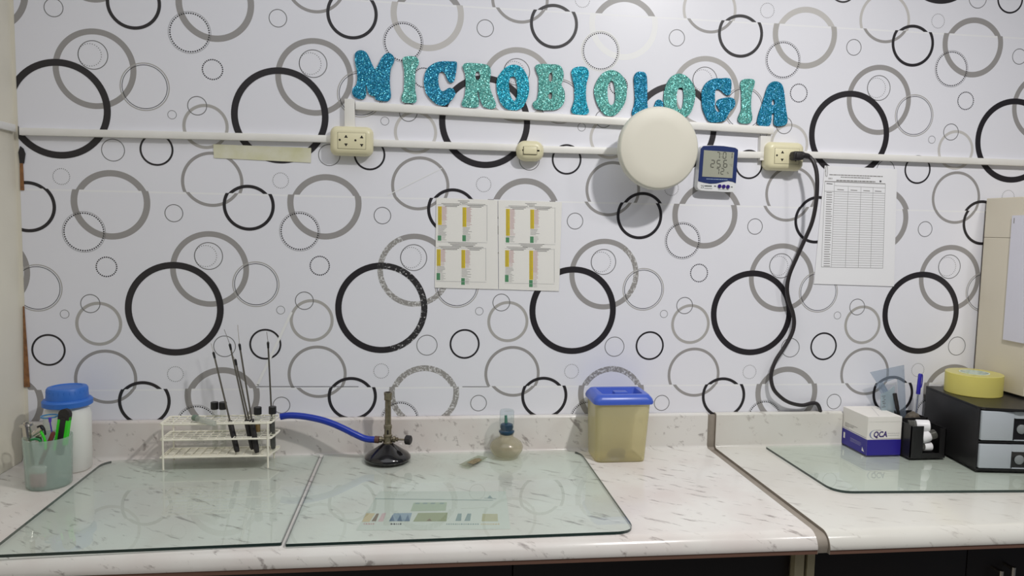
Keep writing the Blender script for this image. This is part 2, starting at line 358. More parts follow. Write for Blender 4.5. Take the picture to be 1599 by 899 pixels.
# wallpaper: one printed motif repeated on strips hung level; every strip is slightly shifted against the next
P = 0.5305; ZC = 1.294; XC = -0.6359
FIT = {'B': ((0.00152, 0.00177, 0.0549, -0.01062, 0.00736, -0.08643, -0.00183), (0.01345, 0.00685, -0.03973, -0.00218, -0.00558, 0.02985, -0.00064)),
       'C': ((0.00158, -0.00658, -0.01639, -0.00429, -0.01177, -0.04454, 0.00531), (0.0031, -0.01041, -0.00399, -0.00509, -0.0009, -0.01896, 0.00933))}
def warp(s, x, z):
    u, v = x-0.3, z-1.5
    u = max(-1.25, min(1.25, u)); v = max(-0.45, min(0.6, v))
    t = (1, u, v, u*u, u*v, v*v, u**3); k = FIT['B' if s in 'AB' else 'C']
    return sum(a*b_ for a, b_ in zip(k[0], t)), sum(a*b_ for a, b_ in zip(k[1], t))
MOTIF = [  # kind, dx, dz, R, thickness, material, layer
    ('ring', .121, -.252, .0965, .0160, 'gray', 1), ('ring', -.149, .280, .0965, .0160, 'gray', 1),
    ('ring', .363, -.179, .0780, .0080, 'gray', 1), ('ring', .098, .345, .0780, .0080, 'gray', 1), ('ring', .0875, .1035, .0995, .0145, 'gray', 1),
    ('ring', .3465, -.034, .0575, .0080, 'lgray', 1),
    ('ring', .085, .138, .0362, .0020, 'line', 2), ('dots', .0775, .138, .0278, .0013, 'ldot', 2, 30),
    ('ring', .203, .063, .0605, .0026, 'lgray', 2), ('ring', .203, .063, .0553, .0015, 'dot', 3),
    ('ring', .266, -.006, .0113, .0012, 'line', 2), ('ring', .327, .019, .0245, .0020, 'line', 2),
    ('dots', .002, -.172, .0200, .0013, 'ldot', 2, 26), ('ring', .124, -.101, .0287, .0019, 'line', 2),
    ('dots', .316, .204, .0480, .0021, 'dot', 3, 52), ('ring', .316, .204, .0525, .0008, 'line', 3),
    ('dots', .367, .113, .0250, .0020, 'dot', 3, 30), ('ring', .002, .250, .0231, .0019, 'line', 2),
    ('ring', .2275, -.097, .0415, .0048, 'black', 4), ('ring', -.077, -.253, .0660, .0082, 'black', 4), ('ring', .188, .271, .0660, .0082, 'black', 4),
    ('ring', 0, 0, .1235, .0168, 'black', 5),
]
STRIPS = {'A': (XC, ZC+1.02, 2.110, 2.62), 'B': (XC-.2632, ZC+.51, 1.600, 2.110), 'C': (XC, ZC, 1.082, 1.600), 'D': (XC-.2632+.002, ZC-.512, .90, 1.082)}
XL = -1.003
FADE = {('B', 3, -.149): 'white', ('B', 2, -.149): 'fgray', ('B', 4, -.149): 'lgray', ('A', 3, .121): 'fgray', ('B', 3, .0875): 'lgray', ('B', 2, .0875): 'lgray', ('A', 2, .363): 'fgray', ('A', 3, .363): 'fgray',
        ('B', 2, .3465): 'fgray', ('B', 3, .3465): 'fgray', ('B', 1, .3465): 'fgray', ('B', 4, .3465): 'fgray'}
for s, (ox, oz, zb, zt) in STRIPS.items():
    mb = MB(); mb.recalc = False
    y0 = 1.9994
    mb.use('paper').box(XL, 2.55, y0, 2.0, zb, zt)
    mb.use('seam').poly([(XL, y0-.00003, zt-.005), (2.55, y0-.00003, zt-.005), (2.55, y0-.00003, zt-.0005), (XL, y0-.00003, zt-.0005)])
    clip = (zb, zt, XL)
    for it in MOTIF:
        kind, dx, dz, R, th, mk, lay = it[:7]
        for c in range(-2, 7):
            x, z = ox+c*P+dx, oz+dz
            wx, wz = warp(s, x, z); x += wx; z += wz
            if x+R < XL or z+R < zb or z-R > zt or x-R > 2.5: continue
            y = y0-.00012*lay; kk = FADE.get((s, c, dx), mk) if lay == 1 else mk
            if kind == 'dots':
                mb.use(kk)
                n = it[7]
                for i in range(n):
                    a = 2*math.pi*(i+.3)/n
                    mb.dot(x+R*math.cos(a), z+R*math.sin(a), th, y, clip)
            elif s == 'C' and c == 1 and dx == 0 and dz == 0:
                mb.use('black').ring(x, z, R, th, y, 96, 283, clip=clip); mb.use('wblack').ring(x, z, R, th, y, -77, 96, clip=clip)
            elif s == 'C' and c == 1 and dx == .0875:
                mb.use('gray').ring(x, z, R, th, y, 30, 112, clip=clip); mb.use('wgray').ring(x, z, R, th, y, 112, 390, clip=clip)
            elif s == 'C' and c == 2 and dx == .0875:
                mb.use('gray').ring(x, z, R, th, y, 55, 320, clip=clip); mb.use('wgray').ring(x, z, R, th, y, -40, 55, clip=clip)
            elif s in 'CD' and c in (1, 2) and abs(dx-(.121 if s == 'C' else -.149)) < 1e-6 and not (s == 'D' and c == 1):
                mb.use('wgray').ring(x, z, R, th, y, clip=clip)
            else:
                mb.use(kk).ring(x, z, R, th, y, clip=clip, seg=72 if R > .03 else 32)
    if s == 'B':
        x, z = ox+2*P+.316, oz+.204; wx, wz = warp(s, x, z); mb.use('white').ring(x+wx, z+wz, .0555, .006, y0-.0003, clip=clip)
    if s == 'C':
        y = y0-.0008
        for pl in ([(454, 486), (457, 488), (404, 602), (400, 600)], [(400, 600), (404, 600), (404, 603), (399, 603)], [(605, 304), (690, 262), (690, 263.2), (606, 305)]): mb.use('white').poly([atY(*q, y) for q in pl])
        mb.use('line'); mb.poly([atY(*q, y) for q in ((400, 602.8), (560, 603), (560, 603.8), (400, 603.6))]); mb.poly([atY(*q, y) for q in ((722, 603.2), (764, 603.2), (764, 604), (722, 604))])
    struct('wallpaper_strip', mb, wall, smooth=0)

# bare timber showing where the paper has come away in the corner
b = MB().use('brown')
b.prism([atY(31, 254, 1.9985), atY(36, 254, 1.9985), atY(38, 297, 1.9985), atY(32, 297, 1.9985)], (0, -.0015, 0))
b.prism([atY(36, 478, 1.9985), atY(38, 478, 1.9985), atY(44, 560, 1.9985), atY(47, 604, 1.9985), atY(38, 604, 1.9985)], (0, -.0015, 0))
b.use('black').prism([atY(32, 228, 1.9985), atY(37, 232, 1.9985), atY(40, 240, 1.9985), atY(38, 255, 1.9985), atY(31, 255, 1.9985), atY(29, 238, 1.9985)], (0, -.0015, 0))
struct('trim_1', b)

# ================================================================== CABINETS AND WORKTOPS
def counter(name, label, x0, x1, fl, fr, bs_x1, mk, loc):
    """post-formed worktop: upstand, cove and rolled front edge in one sheet"""
    prof = [(1.9985, 1.0), ]
    R = .007
    for i in range(5): a = math.pi/2*i/4; prof.append((1.981+R-R*math.sin(a), 1.0-R+R*math.cos(a)))
    r = .010
    for i in range(5): a = math.pi/2*i/4; prof.append((1.981-r+r*math.cos(a), .9+r-r*math.sin(a)))
    F = 1.375; Rf = .034
    n0 = len(prof)
    for i in range(9): a = math.radians(84)*i/8; prof.append((F+Rf-Rf*math.sin(a), .9-Rf+Rf*math.cos(a)))
    prof += [(F+.0008, .8665)]
    core = [(F+.0018, .8663), (F+.0022, .8572), (1.9985, .8572)]
    T = Thing(name, label, 'worktop', loc)
    def shift(y, x):
        if y > 1.9: return y
        t = (x-x0)/(x1-x0); s = fl+(fr-fl)*t; return y+s*(1.9-y)/(1.9-F)
    b = MB().use(mk); ncol = 24; xs = [x0+(x1-x0)*i/ncol for i in range(ncol+1)]
    if bs_x1 is not None: xs = sorted(set(xs+[bs_x1]))
    full = prof+core
    rows = []
    for x in xs:
        rows.append([b.bm.verts.new((x, shift(y, x), z)) for y, z in full])
    n = len(full)
    iu = 10    # profile points belonging to the upstand
    for i in range(len(xs)-1):
        for k in range(n-1):
            if bs_x1 is not None and xs[i] >= bs_x1-1e-6 and k < iu: continue
            b.use(mk if k < len(prof) else 'board')
            b.bm.faces.new((rows[i][k], rows[i+1][k], rows[i+1][k+1], rows[i][k+1])).material_index = b.cur
    # close the back where there is no upstand
    if bs_x1 is not None:
        b.use(mk); b.poly([(bs_x1, 1.971, .9), (x1, 1.971, .9), (x1, 1.9985, .9), (bs_x1, 1.9985, .9)])
    b.recalc = False
    bmesh.ops.recalc_face_normals(b.bm, faces=b.bm.faces[:])
    T.part('worktop_sheet', b)
    def endcap(x, dx, lab):
        e = MB().use('edge'); e.prism([(x, shift(y, x), z) for y, z in [p for p in full]], (dx, 0, 0)); T.part('end_strip', e, label=lab)
    return T, endcap
T1, cap1 = counter('laminate_worktop', 'long white marbled worktop with upstand, left of the grey gap', -1.011, .829, .020, .004, None, 'marble', (-.09, 1.7, .857))
cap1(.829, .001, 'grey raw end')
T2, cap2 = counter('laminate_worktop', 'paler marbled worktop carrying the QCA box and black drawers, right of the gap', .8545, 1.95, 0, -.008, 1.244, 'marble2', (1.4, 1.7, .857))
cap2(.8535, .001, 'grey-brown end strip')
e = MB().use('edge')  # added filler: raised in the open gap so it looks lit, not dark
jp = [(1.9985, .994), (1.987, .994), (1.987, .900)] + [(1.980, .8935), (1.405, .8935)] + [(1.382+.023*(1-math.sin(math.radians(a))), .8705+.023*math.cos(math.radians(a))) for a in range(15, 91, 15)] + [(1.384, .858), (1.9985, .858)]
e.prism([(.8302, y_, z_) for y_, z_ in jp], (.0231, 0, 0)); T2.part('added_joint_strip', e, label='added grey-brown strip that catches light in the open joint')
e = MB().use('marble2'); e.prism([(1.244, 1.9985, .9), (1.244, 1.9985, 1.0), (1.244, 1.988, 1.0), (1.244, 1.982, .994), (1.244, 1.981, .91), (1.244, 1.978, .9)], (.002, 0, 0)); T2.part('upstand_end', e)

def cabinet(label, x0, x1, edge_x, loc, knobs=()):
    T = Thing('base_cabinet', label, 'cabinet', loc)
    b = MB().use('cab'); b.box(x0, x1, 1.45, 1.99, .08, .8565); T.part('carcass', b)
    b = MB().use('cabedge'); b.box(edge_x[0], edge_x[1], 1.412, 1.449, .08, .8565); T.part('side_panel_edge', b, label='beige edge of the side panel')
    lo, hi = (x0, edge_x[0]-.002) if edge_x[0] > (x0+x1)/2 else (edge_x[1]+.002, x1)
    n = 3; w = (hi-lo)/n
    for i in range(n):
        d = MB().use('cab'); d.box(lo+i*w+.001, lo+(i+1)*w-.001, 1.428, 1.449, .09, .846, .002); dd = T.part('door', d)
        for kx, kz in knobs:
            if lo+i*w <= kx < lo+(i+1)*w:
                h = MB().use('chrome'); h.cyl((kx, 1.428, kz), (kx, 1.402, kz), .004); h.cyl((kx, 1.402, kz+.004), (kx, 1.402, kz-.11), .0048); h.cyl((kx, 1.428, kz-.10), (kx, 1.402, kz-.10), .004)
                T.part('handle', h, dd, 'slim upright chrome handle')
cabinet('black cabinet below the long left worktop', -1.01, .824, (.798, .819), (-.09, 1.7, .08))
cabinet('black cabinet with chrome handles below the right worktop', .8255, 1.95, (.8265, .843), (1.4, 1.7, .08), ((1.305, .796), (1.276, .789)))

# ================================================================== CABLE TRUNKING
def trunking(label, p0, p1, w=.018, d=.015, vertical=False):
    """p0,p1: photo points on the lower (or left) front edge"""
    a, c = atY(*p0, 1.9985-d), atY(*p1, 1.9985-d)
    mid = (a+c)/2; T = Thing('cable_trunking', label, 'cable trunking', (mid.x, 1.9985, mid.z))
    up = Vector((w, 0, 0)) if vertical else Vector((0, 0, w))
    ax = (c-a).normalized()
    b = MB().use('trunk'); b.prism([a+Vector((0, d, 0)), a+Vector((0, .002, 0)), a+up+Vector((0, .002, 0)), a+up+Vector((0, d, 0))], c-a); T.part('channel', b)
    e = up*.04; y = Vector((0, .002, 0))
    b = MB().use('trunk'); b.prism([a+y-e*0, a-e*.0+Vector((0, .0005, 0)), a+e, a+up-e, a+up+Vector((0, .0005, 0)), a+up+y], c-a); T.part('snap_lid', b)
trunking('cream trunking from the left corner to the double socket', (30, 210.5), (516, 222))
trunking('cream trunking between the double socket and the light switch', (580, 228), (812, 236))
trunking('cream trunking running from the light switch behind the round panel to the meter', (848, 238), (1088, 244))
trunking('short cream trunking between the meter and the socket with the plug', (1147, 246), (1202, 247))
trunking('long cream trunking right of the plugged socket to the far right edge', (1255, 246), (1640, 260.5))
trunking('cream trunking running below the glitter letters', (555, 170.5), (1208, 209), w=.020)
trunking('short upright trunking down to the double socket', (538, 198), (538, 154), w=.026, vertical=True)
trunking('short upright trunking down to the plugged socket', (1187, 250), (1188, 212), w=.030, vertical=True)
# trunking on the left wall
T = Thing('cable_trunking', 'cream trunking crossing the plain cream wall at the far left', 'cable trunking', (-1.012, 1.7, 1.73))
b = MB().use('trunk'); b.box(-1.0115, -1.001, 1.35, 1.985, 1.738, 1.756, .001); T.part('channel', b)

b = MB().use('tapebeige'); y = 1.9982
b.prism([atY(333, 225, y), atY(486, 231, y), atY(485.5, 254, y), atY(334, 246.5, y)], (0, -.0004, 0))
solo('tape_strip', 'yellowed strip of wide tape on the wallpaper left of the double socket', 'tape', b, atY(410, 240, y))

# ================================================================== SOCKETS AND SWITCH
def socket_holes(b, cx, cz, y, s=1.0):
    b.use('hole')
    b.cyl((cx-.011*s, y, cz+.0015), (cx-.011*s, y-.0004, cz+.0015), .0028*s, seg=12)
    for q in (1, -1):
        zc = cz+q*.0098*s
        b.box(cx+.001*s, cx+.009*s, y-.0004, y, zc-.0012*s-.0012*q, zc+.0012*s-.0012*q)
        b.prism([(cx+.0025*s, y, zc-.001*q), (cx+.0075*s, y, zc-.001*q), (cx+.0065*s, y, zc+.004*s*q), (cx+.0035*s, y, zc+.004*s*q)], (0, -.0004, 0))
def wall_box(T, x0, x1, z0, z1, depth, rad, name='cover'):
    b = MB().use('ivory'); cx, cz = (x0+x1)/2, (z0+z1)/2
    def loop(ins, y):
        pts = []; w, h = (x1-x0)/2-ins, (z1-z0)/2-ins; r = max(rad-ins*.6, .004)
        for qx, qz, a0 in ((1, 1, 0), (-1, 1, 90), (-1, -1, 180), (1, -1, 270)):
            for i in range(7):
                a = math.radians(a0+90*i/6); pts.append((cx+qx*(w-r)+r*math.cos(a), y, cz+qz*(h-r)+r*math.sin(a)))
        return pts
    lv = [(0.002, 1.9983), (0.0, 1.9983-depth*.5), (.001, 1.9983-depth*.62), (.004, 1.9983-depth*.85), (.010, 1.9983-depth*.97), (.014, 1.9983-depth)]
    rows = [[b.bm.verts.new(p) for p in loop(*l)] for l in lv]
    for A, B in zip(rows, rows[1:]):
        for i in range(len(A)): b.bm.faces.new((A[i], A[(i+1) % len(A)], B[(i+1) % len(A)], B[i]))
    b.bm.faces.new(rows[0]); b.bm.faces.new(rows[-1][::-1])
    return T.part(name, b, smooth=50)
DP = .036; YF = 1.9983-DP
T = Thing('wall_socket', 'cream double wall socket with both outlets empty', 'socket', (-.179, 1.9983, 1.741))
wall_box(T, -.235, -.124, 1.703, 1.780, DP, .018)
b = MB().use('ivory2'); b.box(-.214, -.143, YF-.0012, YF, 1.7205, 1.7615, .0006); p = T.part('socket_insert', b)
b = MB().use('hole'); b.box(-.2146, -.1424, YF-.0004, YF, 1.7200, 1.7620); T.part('insert_gap', b, label='dark line around the insert')
for cx in (-.198, -.158):
    h = MB(); socket_holes(h, cx, 1.741, YF-.0012); T.part('outlet_holes', h, p)
T = Thing('wall_socket', 'cream wall socket with a black plug in its right outlet', 'socket', (1.018, 1.9983, 1.739))
wall_box(T, .962, 1.075, 1.699, 1.779, DP, .018)
b = MB().use('ivory2'); b.box(.984, 1.056, YF-.0012, YF, 1.7175, 1.7595, .0006); p = T.part('socket_insert', b)
b = MB().use('hole'); b.box(.9834, 1.0566, YF-.0004, YF, 1.7170, 1.7600); T.part('insert_gap', b, label='dark line around the insert')
h = MB(); socket_holes(h, 1.001, 1.7385, YF-.0012); T.part('outlet_holes', h, p)
h = MB(); socket_holes(h, 1.041, 1.7385, YF-.0012); T.part('outlet_holes', h, p)
T = Thing('light_switch', 'small rounded cream light switch between two trunkings', 'switch', (.294, 1.9983, 1.731))
wall_box(T, .256, .331, 1.704, 1.759, .034, .024)
b = MB().use('hole'); b.box(.2725, .3105, 1.9983-.0345, 1.9983-.0335, 1.7205, 1.7415); T.part('rocker_gap', b, label='dark line around the rocker')
b = MB().use('ivory2'); b.box(.2735, .3095, 1.9983-.0385, 1.9983-.0335, 1.7215, 1.7408, .0012); T.part('rocker', b)

# plug and cord
T = Thing('power_cord', 'black power cord plugged into the right socket and looping down to the worktop upstand', 'power cord', (1.06, 1.99, 1.0))
pz = 1.7385
b = MB().use('blackr'); b.box(1.026, 1.056, YF-.030, YF-.0020, pz-.012, pz+.012, .005, 3)
b.sweep([(1.040, YF-.024, pz), (1.052, YF-.026, pz+.001), (1.066, YF-.025, pz), (1.078, YF-.022, pz-.004)], [.0105, .009, .0075, .006], 14, 4)
b.box(1.030, 1.052, YF-.0345, YF-.028, pz-.009, pz+.009, .004, 3)
T.part('plug', b, label='right-angled black plug')
cp = [(1262, 243, .060), (1270, 252, .070), (1275, 268, .076), (1276, 290, .078), (1274, 318, .074), (1268, 347, .064), (1257, 373, .052), (1244, 402, .040), (1233, 428, .030), (1229, 450, .024),
      (1232, 470, .020), (1238, 488, .018), (1240, 505, .018), (1236, 522, .018), (1224, 543, .018), (1211, 563, .022), (1204, 585, .024), (1207, 605, .025), (1217, 618, .024), (1232, 628, .022), (1252, 632.5, .019), (1266, 629.5, .015), (1274, 629.5, .012), (1278.5, 634, .0115), (1281, 642, .011)]
pts = [atY(x, yy, 2.0-o-.001) for x, yy, o in cp]; pts[0] = Vector((1.074, YF-.0235, pz-.002))
b = MB().use('cord'); b.sweep(pts, .0056, 10, 5); T.part('cable', b)

# ================================================================== ROUND PANEL, METER
cen = atY(1030, 231, 1.882); R = .109
T = Thing('round_panel', 'large plain cream disc standing off the wall below the glitter letters', 'panel', (cen.x, 1.998, cen.z))
b = MB().use('discr'); b.lathe([(0.0, 0), (R*.94, 0), (R*.985, .004), (R, .010), (R, .022), (R*.985, .027), (R*.955, .030)], (cen.x, 1.914, cen.z), 72, axis=(0, -1, 0)); T.part('rim', b, smooth=60)
b = MB().use('disc'); b.lathe([(R*.955, .030), (R*.93, .0315), (R*.6, .0325), (0, .033)], (cen.x, 1.914, cen.z), 72, axis=(0, -1, 0)); T.part('face', b, smooth=60)
b = MB().use('discr'); b.cyl((cen.x, 1.9983, cen.z), (cen.x, 1.914, cen.z), .03, seg=32); T.part('mount', b)

yb, yf = 1.9983, 1.974
def th(u, v, y=yf):   # u,v in photo px of the meter's front, on its plane
    return atY(u, v, y)
T = Thing('thermo_hygrometer', 'blue and white digital temperature and humidity meter right of the round panel', 'thermometer', atY(1120, 262, yb))
oc = catmull([th(1094, 232), th(1098, 227.5), th(1112, 226.8), th(1130, 227.6), th(1148, 230.3), th(1152.6, 234), th(1151.6, 250), th(1148.5, 285), th(1147, 296), th(1143, 299.5), th(1120, 298.6), th(1096, 297.0), th(1089.5, 293), th(1089.5, 284), th(1092, 255)], 4)
b = MB().use('mwhite'); b.prism(oc, (0, yb-yf, 0)); T.part('case', b, smooth=40)
navy = [th(1094, 232), th(1098, 228), th(1112, 227.3), th(1130, 228.1), th(1148, 230.8), th(1152.2, 234), th(1151.2, 250), th(1148.8, 286), th(1144, 283.6), th(1137, 282.4), th(1128, 284), th(1118, 286.3), th(1108, 286.6), th(1099, 285), th(1090, 282.6), th(1092, 255)]
b = MB().use('navy'); b.prism([p+Vector((0, -.0004, 0)) for p in navy], (0, -.0008, 0)); T.part('bezel', b, label='dark blue front frame')
yl = yf-.0016
scr = [atY(1099.3, 234.3, yl), atY(1146.5, 237.8, yl), atY(1143.5, 278, yl), atY(1096.3, 275.5, yl)]
b = MB().use('lcd'); b.prism(scr, (0, -.0003, 0))
yt = yl-.0006
xd = (atY(1146.5, 237.8, yl)-atY(1099.3, 234.3, yl)).normalized(); zd = (scr[0]-scr[3]).normalized()
def digit(b, ch, px, py, h, mk='lcdd', w=.5):
    segs = {'0': 'abcdef', '1': 'bc', '2': 'abged', '5': 'afgcd', '6': 'afgcde', '7': 'abc'}[ch]; b.use(mk)
    c = atY(px, py, yt); H = h/FOC*2.0; W = H*w; t = H*.13
    P_ = {'a': ((-W/2, H/2), (W/2, H/2)), 'b': ((W/2, H/2), (W/2, 0)), 'c': ((W/2, 0), (W/2, -H/2)), 'd': ((-W/2, -H/2), (W/2, -H/2)), 'e': ((-W/2, 0), (-W/2, -H/2)), 'f': ((-W/2, H/2), (-W/2, 0)), 'g': ((-W/2, 0), (W/2, 0))}
    for s in segs:
        (x0, z0), (x1, z1) = P_[s]; a = c+xd*x0+zd*z0; e = c+xd*x1+zd*z1; d = (e-a).normalized(); n = Vector((d.z, 0, -d.x))*t/2; a += d*t*.35; e -= d*t*.35
        b.poly([a+n, e+n, e-n, a-n])
for ch, px in (('7', 1121.5), ('0', 1131.5), ('1', 1141)): digit(b, ch, px, 242.5, 9.5)
for ch, px in (('2', 1112.8), ('5', 1122.2), ('6', 1132.6)): digit(b, ch, px, 255.6, 11)
for ch, px in (('7', 1120.5), ('2', 1128)): digit(b, ch, px, 267.5, 9)
b.use('lcdd')
for px, py in ((1127.2, 261.2), (1126.4, 240.5), (1126.2, 245)): b.dot(*((lambda q: (q.x, q.z))(atY(px, py, yt))), .0009, yt)
put_text(b, '%', .008, atY(1136.5, 270, yt)); b.use('lcdf'); put_text(b, '°C', .009, atY(1141.5, 258, yt))
b.recalc = False
T.part('display', b, label='grey liquid crystal display reading 25.6', smooth=0)
b = MB()
for px in (1123.3, 1129.8, 1136.3):
    c = atY(px, 290.6+(px-1123)*.07, yf); b.use('btn').cyl(c, c+Vector((0, -.003, 0)), .0052, seg=20)
    T.part('button', b); b = MB()
b.use('mtext'); yy = yf-.0003; b.recalc = False
put_text(b, '25', .0125, atY(1096.7, 291.5, yy), sx=.8); 
def bars(b, px0, px1, py, n, hpx, y, slope=0.0, seed=1):
    rnd = random.Random(seed); x = px0
    while x < px1:
        L = min(rnd.uniform(.8, 2.6)*n, px1-x); q = py+(x-px0)*slope
        b.poly([atY(x, q-hpx/2, y), atY(x+L, q-hpx/2+L*slope, y), atY(x+L, q+hpx/2+L*slope, y), atY(x, q+hpx/2, y)]); x += L+.5*n*.6
bars(b, 1100, 1111.5, 290.2, 1.2, 2.0, yy, .03, 3); bars(b, 1100, 1112, 294.0, 1.2, .8, yy, .03, 4); bars(b, 1121.5, 1138, 296, 1, .5, yy, .03, 5)
bars(b, 1115, 1118.5, 290.5, .6, 1.6, yy, .03, 6); bars(b, 1141.5, 1144, 291.8, .6, 1.6, yy, .03, 6)
T.part('printed_marks', b, smooth=0)
b = MB().use('mpale'); b.recalc = False; bars(b, 1103, 1136, 279.2, 1.4, 1.1, yf-.0014, .04, 9); T.part('printed_name', b, label='pale line of small lettering', smooth=0)

# ================================================================== GLITTER LETTERS
def outline(pts, o, k): return [(o[0]+x/k, o[1]+y/k) for x, y in pts]
K = 6.661
L1, L2, L3, L4 = (540, 65), (700, 80), (860, 90), (1030, 90)
LET = [
 ('M', 'teald', L1, [(95,130),(120,97),(160,88),(205,105),(235,145),(265,215),(290,265),(305,285),(325,262),(350,210),(385,150),(420,122),(460,120),(495,150),(505,190),(490,235),(470,275),(462,330),(458,400),(462,480),(470,560),(455,605),(420,620),(350,612),(310,600),(298,570),(255,555),(228,515),(215,455),(207,455),(212,520),(205,570),(180,597),(130,592),(85,570),(65,530),(75,485),(105,450),(118,400),(118,340),(110,280),(95,210)], [],
  'deep teal glitter letter M, first of the row'),
 ('I', 'teall', L1, [(590,180),(610,158),(660,150),(720,155),(750,180),(760,220),(745,260),(725,300),(722,400),(722,500),(735,570),(735,610),(715,635),(640,637),(595,625),(577,595),(585,550),(603,500),(607,400),(607,300),(595,230)], [],
  'sea green glitter letter I between the M and the C'),
 ('C', 'teald', L1, [(1155,215),(1155,260),(1145,330),(1130,400),(1105,425),(1075,420),(1050,380),(1030,330),(1000,310),(970,330),(962,390),(968,450),(985,500),(1010,515),(1040,500),(1075,480),(1115,490),(1138,525),(1130,570),(1090,620),(1050,655),(1000,665),(940,645),(880,595),(835,530),(815,450),(815,370),(840,290),(890,240),(950,212),(1020,203),(1090,205),(1130,205)], [],
  'deep teal glitter letter C'),
 ('R', 'teall', L2, [(150,160),(165,130),(210,120),(300,125),(380,135),(425,155),(442,200),(438,270),(430,330),(440,400),(470,480),(495,540),(490,580),(450,600),(400,590),(360,565),(335,510),(318,440),(308,405),(303,440),(318,500),(318,560),(300,580),(240,585),(180,580),(140,560),(145,520),(170,460),(180,380),(180,300),(175,230),(160,190)], [[(290,215),(315,213),(330,235),(330,280),(310,298),(288,290),(280,255)]],
  'sea green glitter letter R'),
 ('O', 'tealb', L2, [(510,280),(540,230),(580,180),(640,145),(700,140),(760,165),(800,215),(830,280),(842,370),(835,450),(805,530),(770,585),(720,608),(650,612),(600,595),(560,560),(530,500),(508,420),(502,350)], [[(640,285),(670,262),(700,280),(715,340),(718,420),(712,480),(690,515),(660,490),(640,430),(630,350)]],
  'bright teal glitter letter O between the R and the B'),
 ('B', 'teall', L2, [(905,165),(920,140),(980,130),(1066,135),(1126,137),(1171,157),(1196,207),(1201,257),(1191,300),(1178,345),(1190,375),(1208,410),(1214,467),(1206,527),(1176,577),(1126,605),(1066,612),(980,612),(910,600),(882,570),(885,530),(920,500),(935,440),(940,350),(940,270),(920,220)], [[(1060,225),(1078,225),(1085,260),(1080,305),(1065,320),(1048,300),(1045,260)],[(1060,432),(1078,435),(1080,480),(1065,500),(1048,490),(1042,455)]],
  'sea green glitter letter B'),
 ('I', 'tealb', L3, [(215,150),(235,110),(290,93),(350,95),(385,120),(397,160),(390,210),(375,260),(368,330),(368,420),(380,490),(397,550),(390,580),(350,593),(270,590),(225,575),(213,545),(225,500),(245,440),(247,370),(243,290),(225,220)], [],
  'bright teal glitter letter I right of the B'),
 ('O', 'teall', L3, [(455,310),(480,240),(530,170),(590,135),(650,130),(710,155),(760,210),(790,280),(790,380),(775,460),(730,540),(670,595),(610,607),(560,590),(510,530),(475,460),(455,380)], [[(610,260),(635,240),(655,260),(668,330),(672,420),(660,470),(630,493),(605,470),(592,400),(592,320)]],
  'sea green glitter letter O fully in view left of the L'),
 ('L', 'teald', L3, [(865,220),(875,175),(900,148),(940,145),(980,155),(1000,200),(1005,300),(1005,400),(1006,480),(1015,530),(1045,535),(1072,510),(1095,450),(1130,435),(1165,460),(1172,520),(1160,580),(1100,615),(980,622),(880,615),(850,600),(845,565),(865,500),(875,430),(872,330)], [],
  'deep teal glitter letter L partly behind the round panel'),
 ('O', 'teall', L4, [(45,380),(65,290),(110,210),(160,175),(210,165),(270,185),(320,230),(355,290),(372,380),(360,470),(330,560),(290,605),(240,622),(150,620),(80,570),(45,480)], [[(215,310),(240,320),(250,370),(248,450),(235,520),(210,540),(185,510),(177,440),(180,370),(195,325)]],
  'sea green glitter letter O whose foot is hidden by the round panel'),
 ('G', 'teald', L4, [(690,210),(735,220),(748,260),(745,330),(735,380),(705,390),(670,370),(630,335),(590,330),(576,370),(577,450),(575,510),(590,550),(610,565),(622,550),(600,510),(590,470),(610,435),(660,420),(720,412),(770,425),(788,460),(780,510),(740,550),(710,600),(680,650),(620,670),(540,672),(500,650),(470,590),(445,520),(437,430),(440,350),(470,280),(520,235),(580,215),(640,215)], [],
  'deep teal glitter letter G'),
 ('I', 'teall', L4, [(840,280),(855,235),(900,220),(960,222),(990,240),(985,290),(965,350),(955,420),(952,510),(958,570),(965,620),(955,665),(920,685),(860,685),(820,665),(815,630),(830,590),(850,540),(852,450),(850,350)], [],
  'sea green glitter letter I between the G and the A'),
 ('A', 'teald', L4, [(1200,245),(1245,255),(1280,290),(1298,370),(1308,470),(1320,560),(1332,640),(1320,690),(1270,710),(1220,712),(1190,690),(1188,640),(1192,590),(1185,577),(1168,590),(1165,640),(1155,690),(1125,712),(1050,710),(1015,680),(1018,640),(1035,570),(1060,500),(1085,420),(1105,350),(1130,290),(1165,255)], [[(1183,430),(1195,460),(1193,490),(1170,490),(1168,465)]],
  'deep teal glitter letter A, last of the row'),
]
def letter_mesh(loops, y0, y1, face, edge):
    cu = bpy.data.curves.new('l', 'CURVE'); cu.dimensions = '2D'; cu.fill_mode = 'BOTH'; cu.extrude = (y0-y1)/2
    for lp in loops:
        sp = cu.splines.new('POLY'); sp.points.add(len(lp)-1); sp.use_cyclic_u = True
        for q, p in zip(sp.points, lp): q.co = (p.x, p.z, 0, 1)
    ob = bpy.data.objects.new('l', cu); COL.objects.link(ob); dg = bpy.context.evaluated_depsgraph_get(); dg.update()
    me = bpy.data.meshes.new_from_object(ob.evaluated_get(dg)); t = bmesh.new(); t.from_mesh(me)
    bpy.data.objects.remove(ob); bpy.data.curves.remove(cu); bpy.data.meshes.remove(me)
    b = MB().use(face); b.use(edge)
    yc = (y0+y1)/2
    for v in t.verts: v.co = Vector((v.co.x, yc-v.co.z, v.co.y))
    t.normal_update()
    b._merge(t, None, lambda f: 0 if abs(f.normal.y) > .7 else 1)
    return b
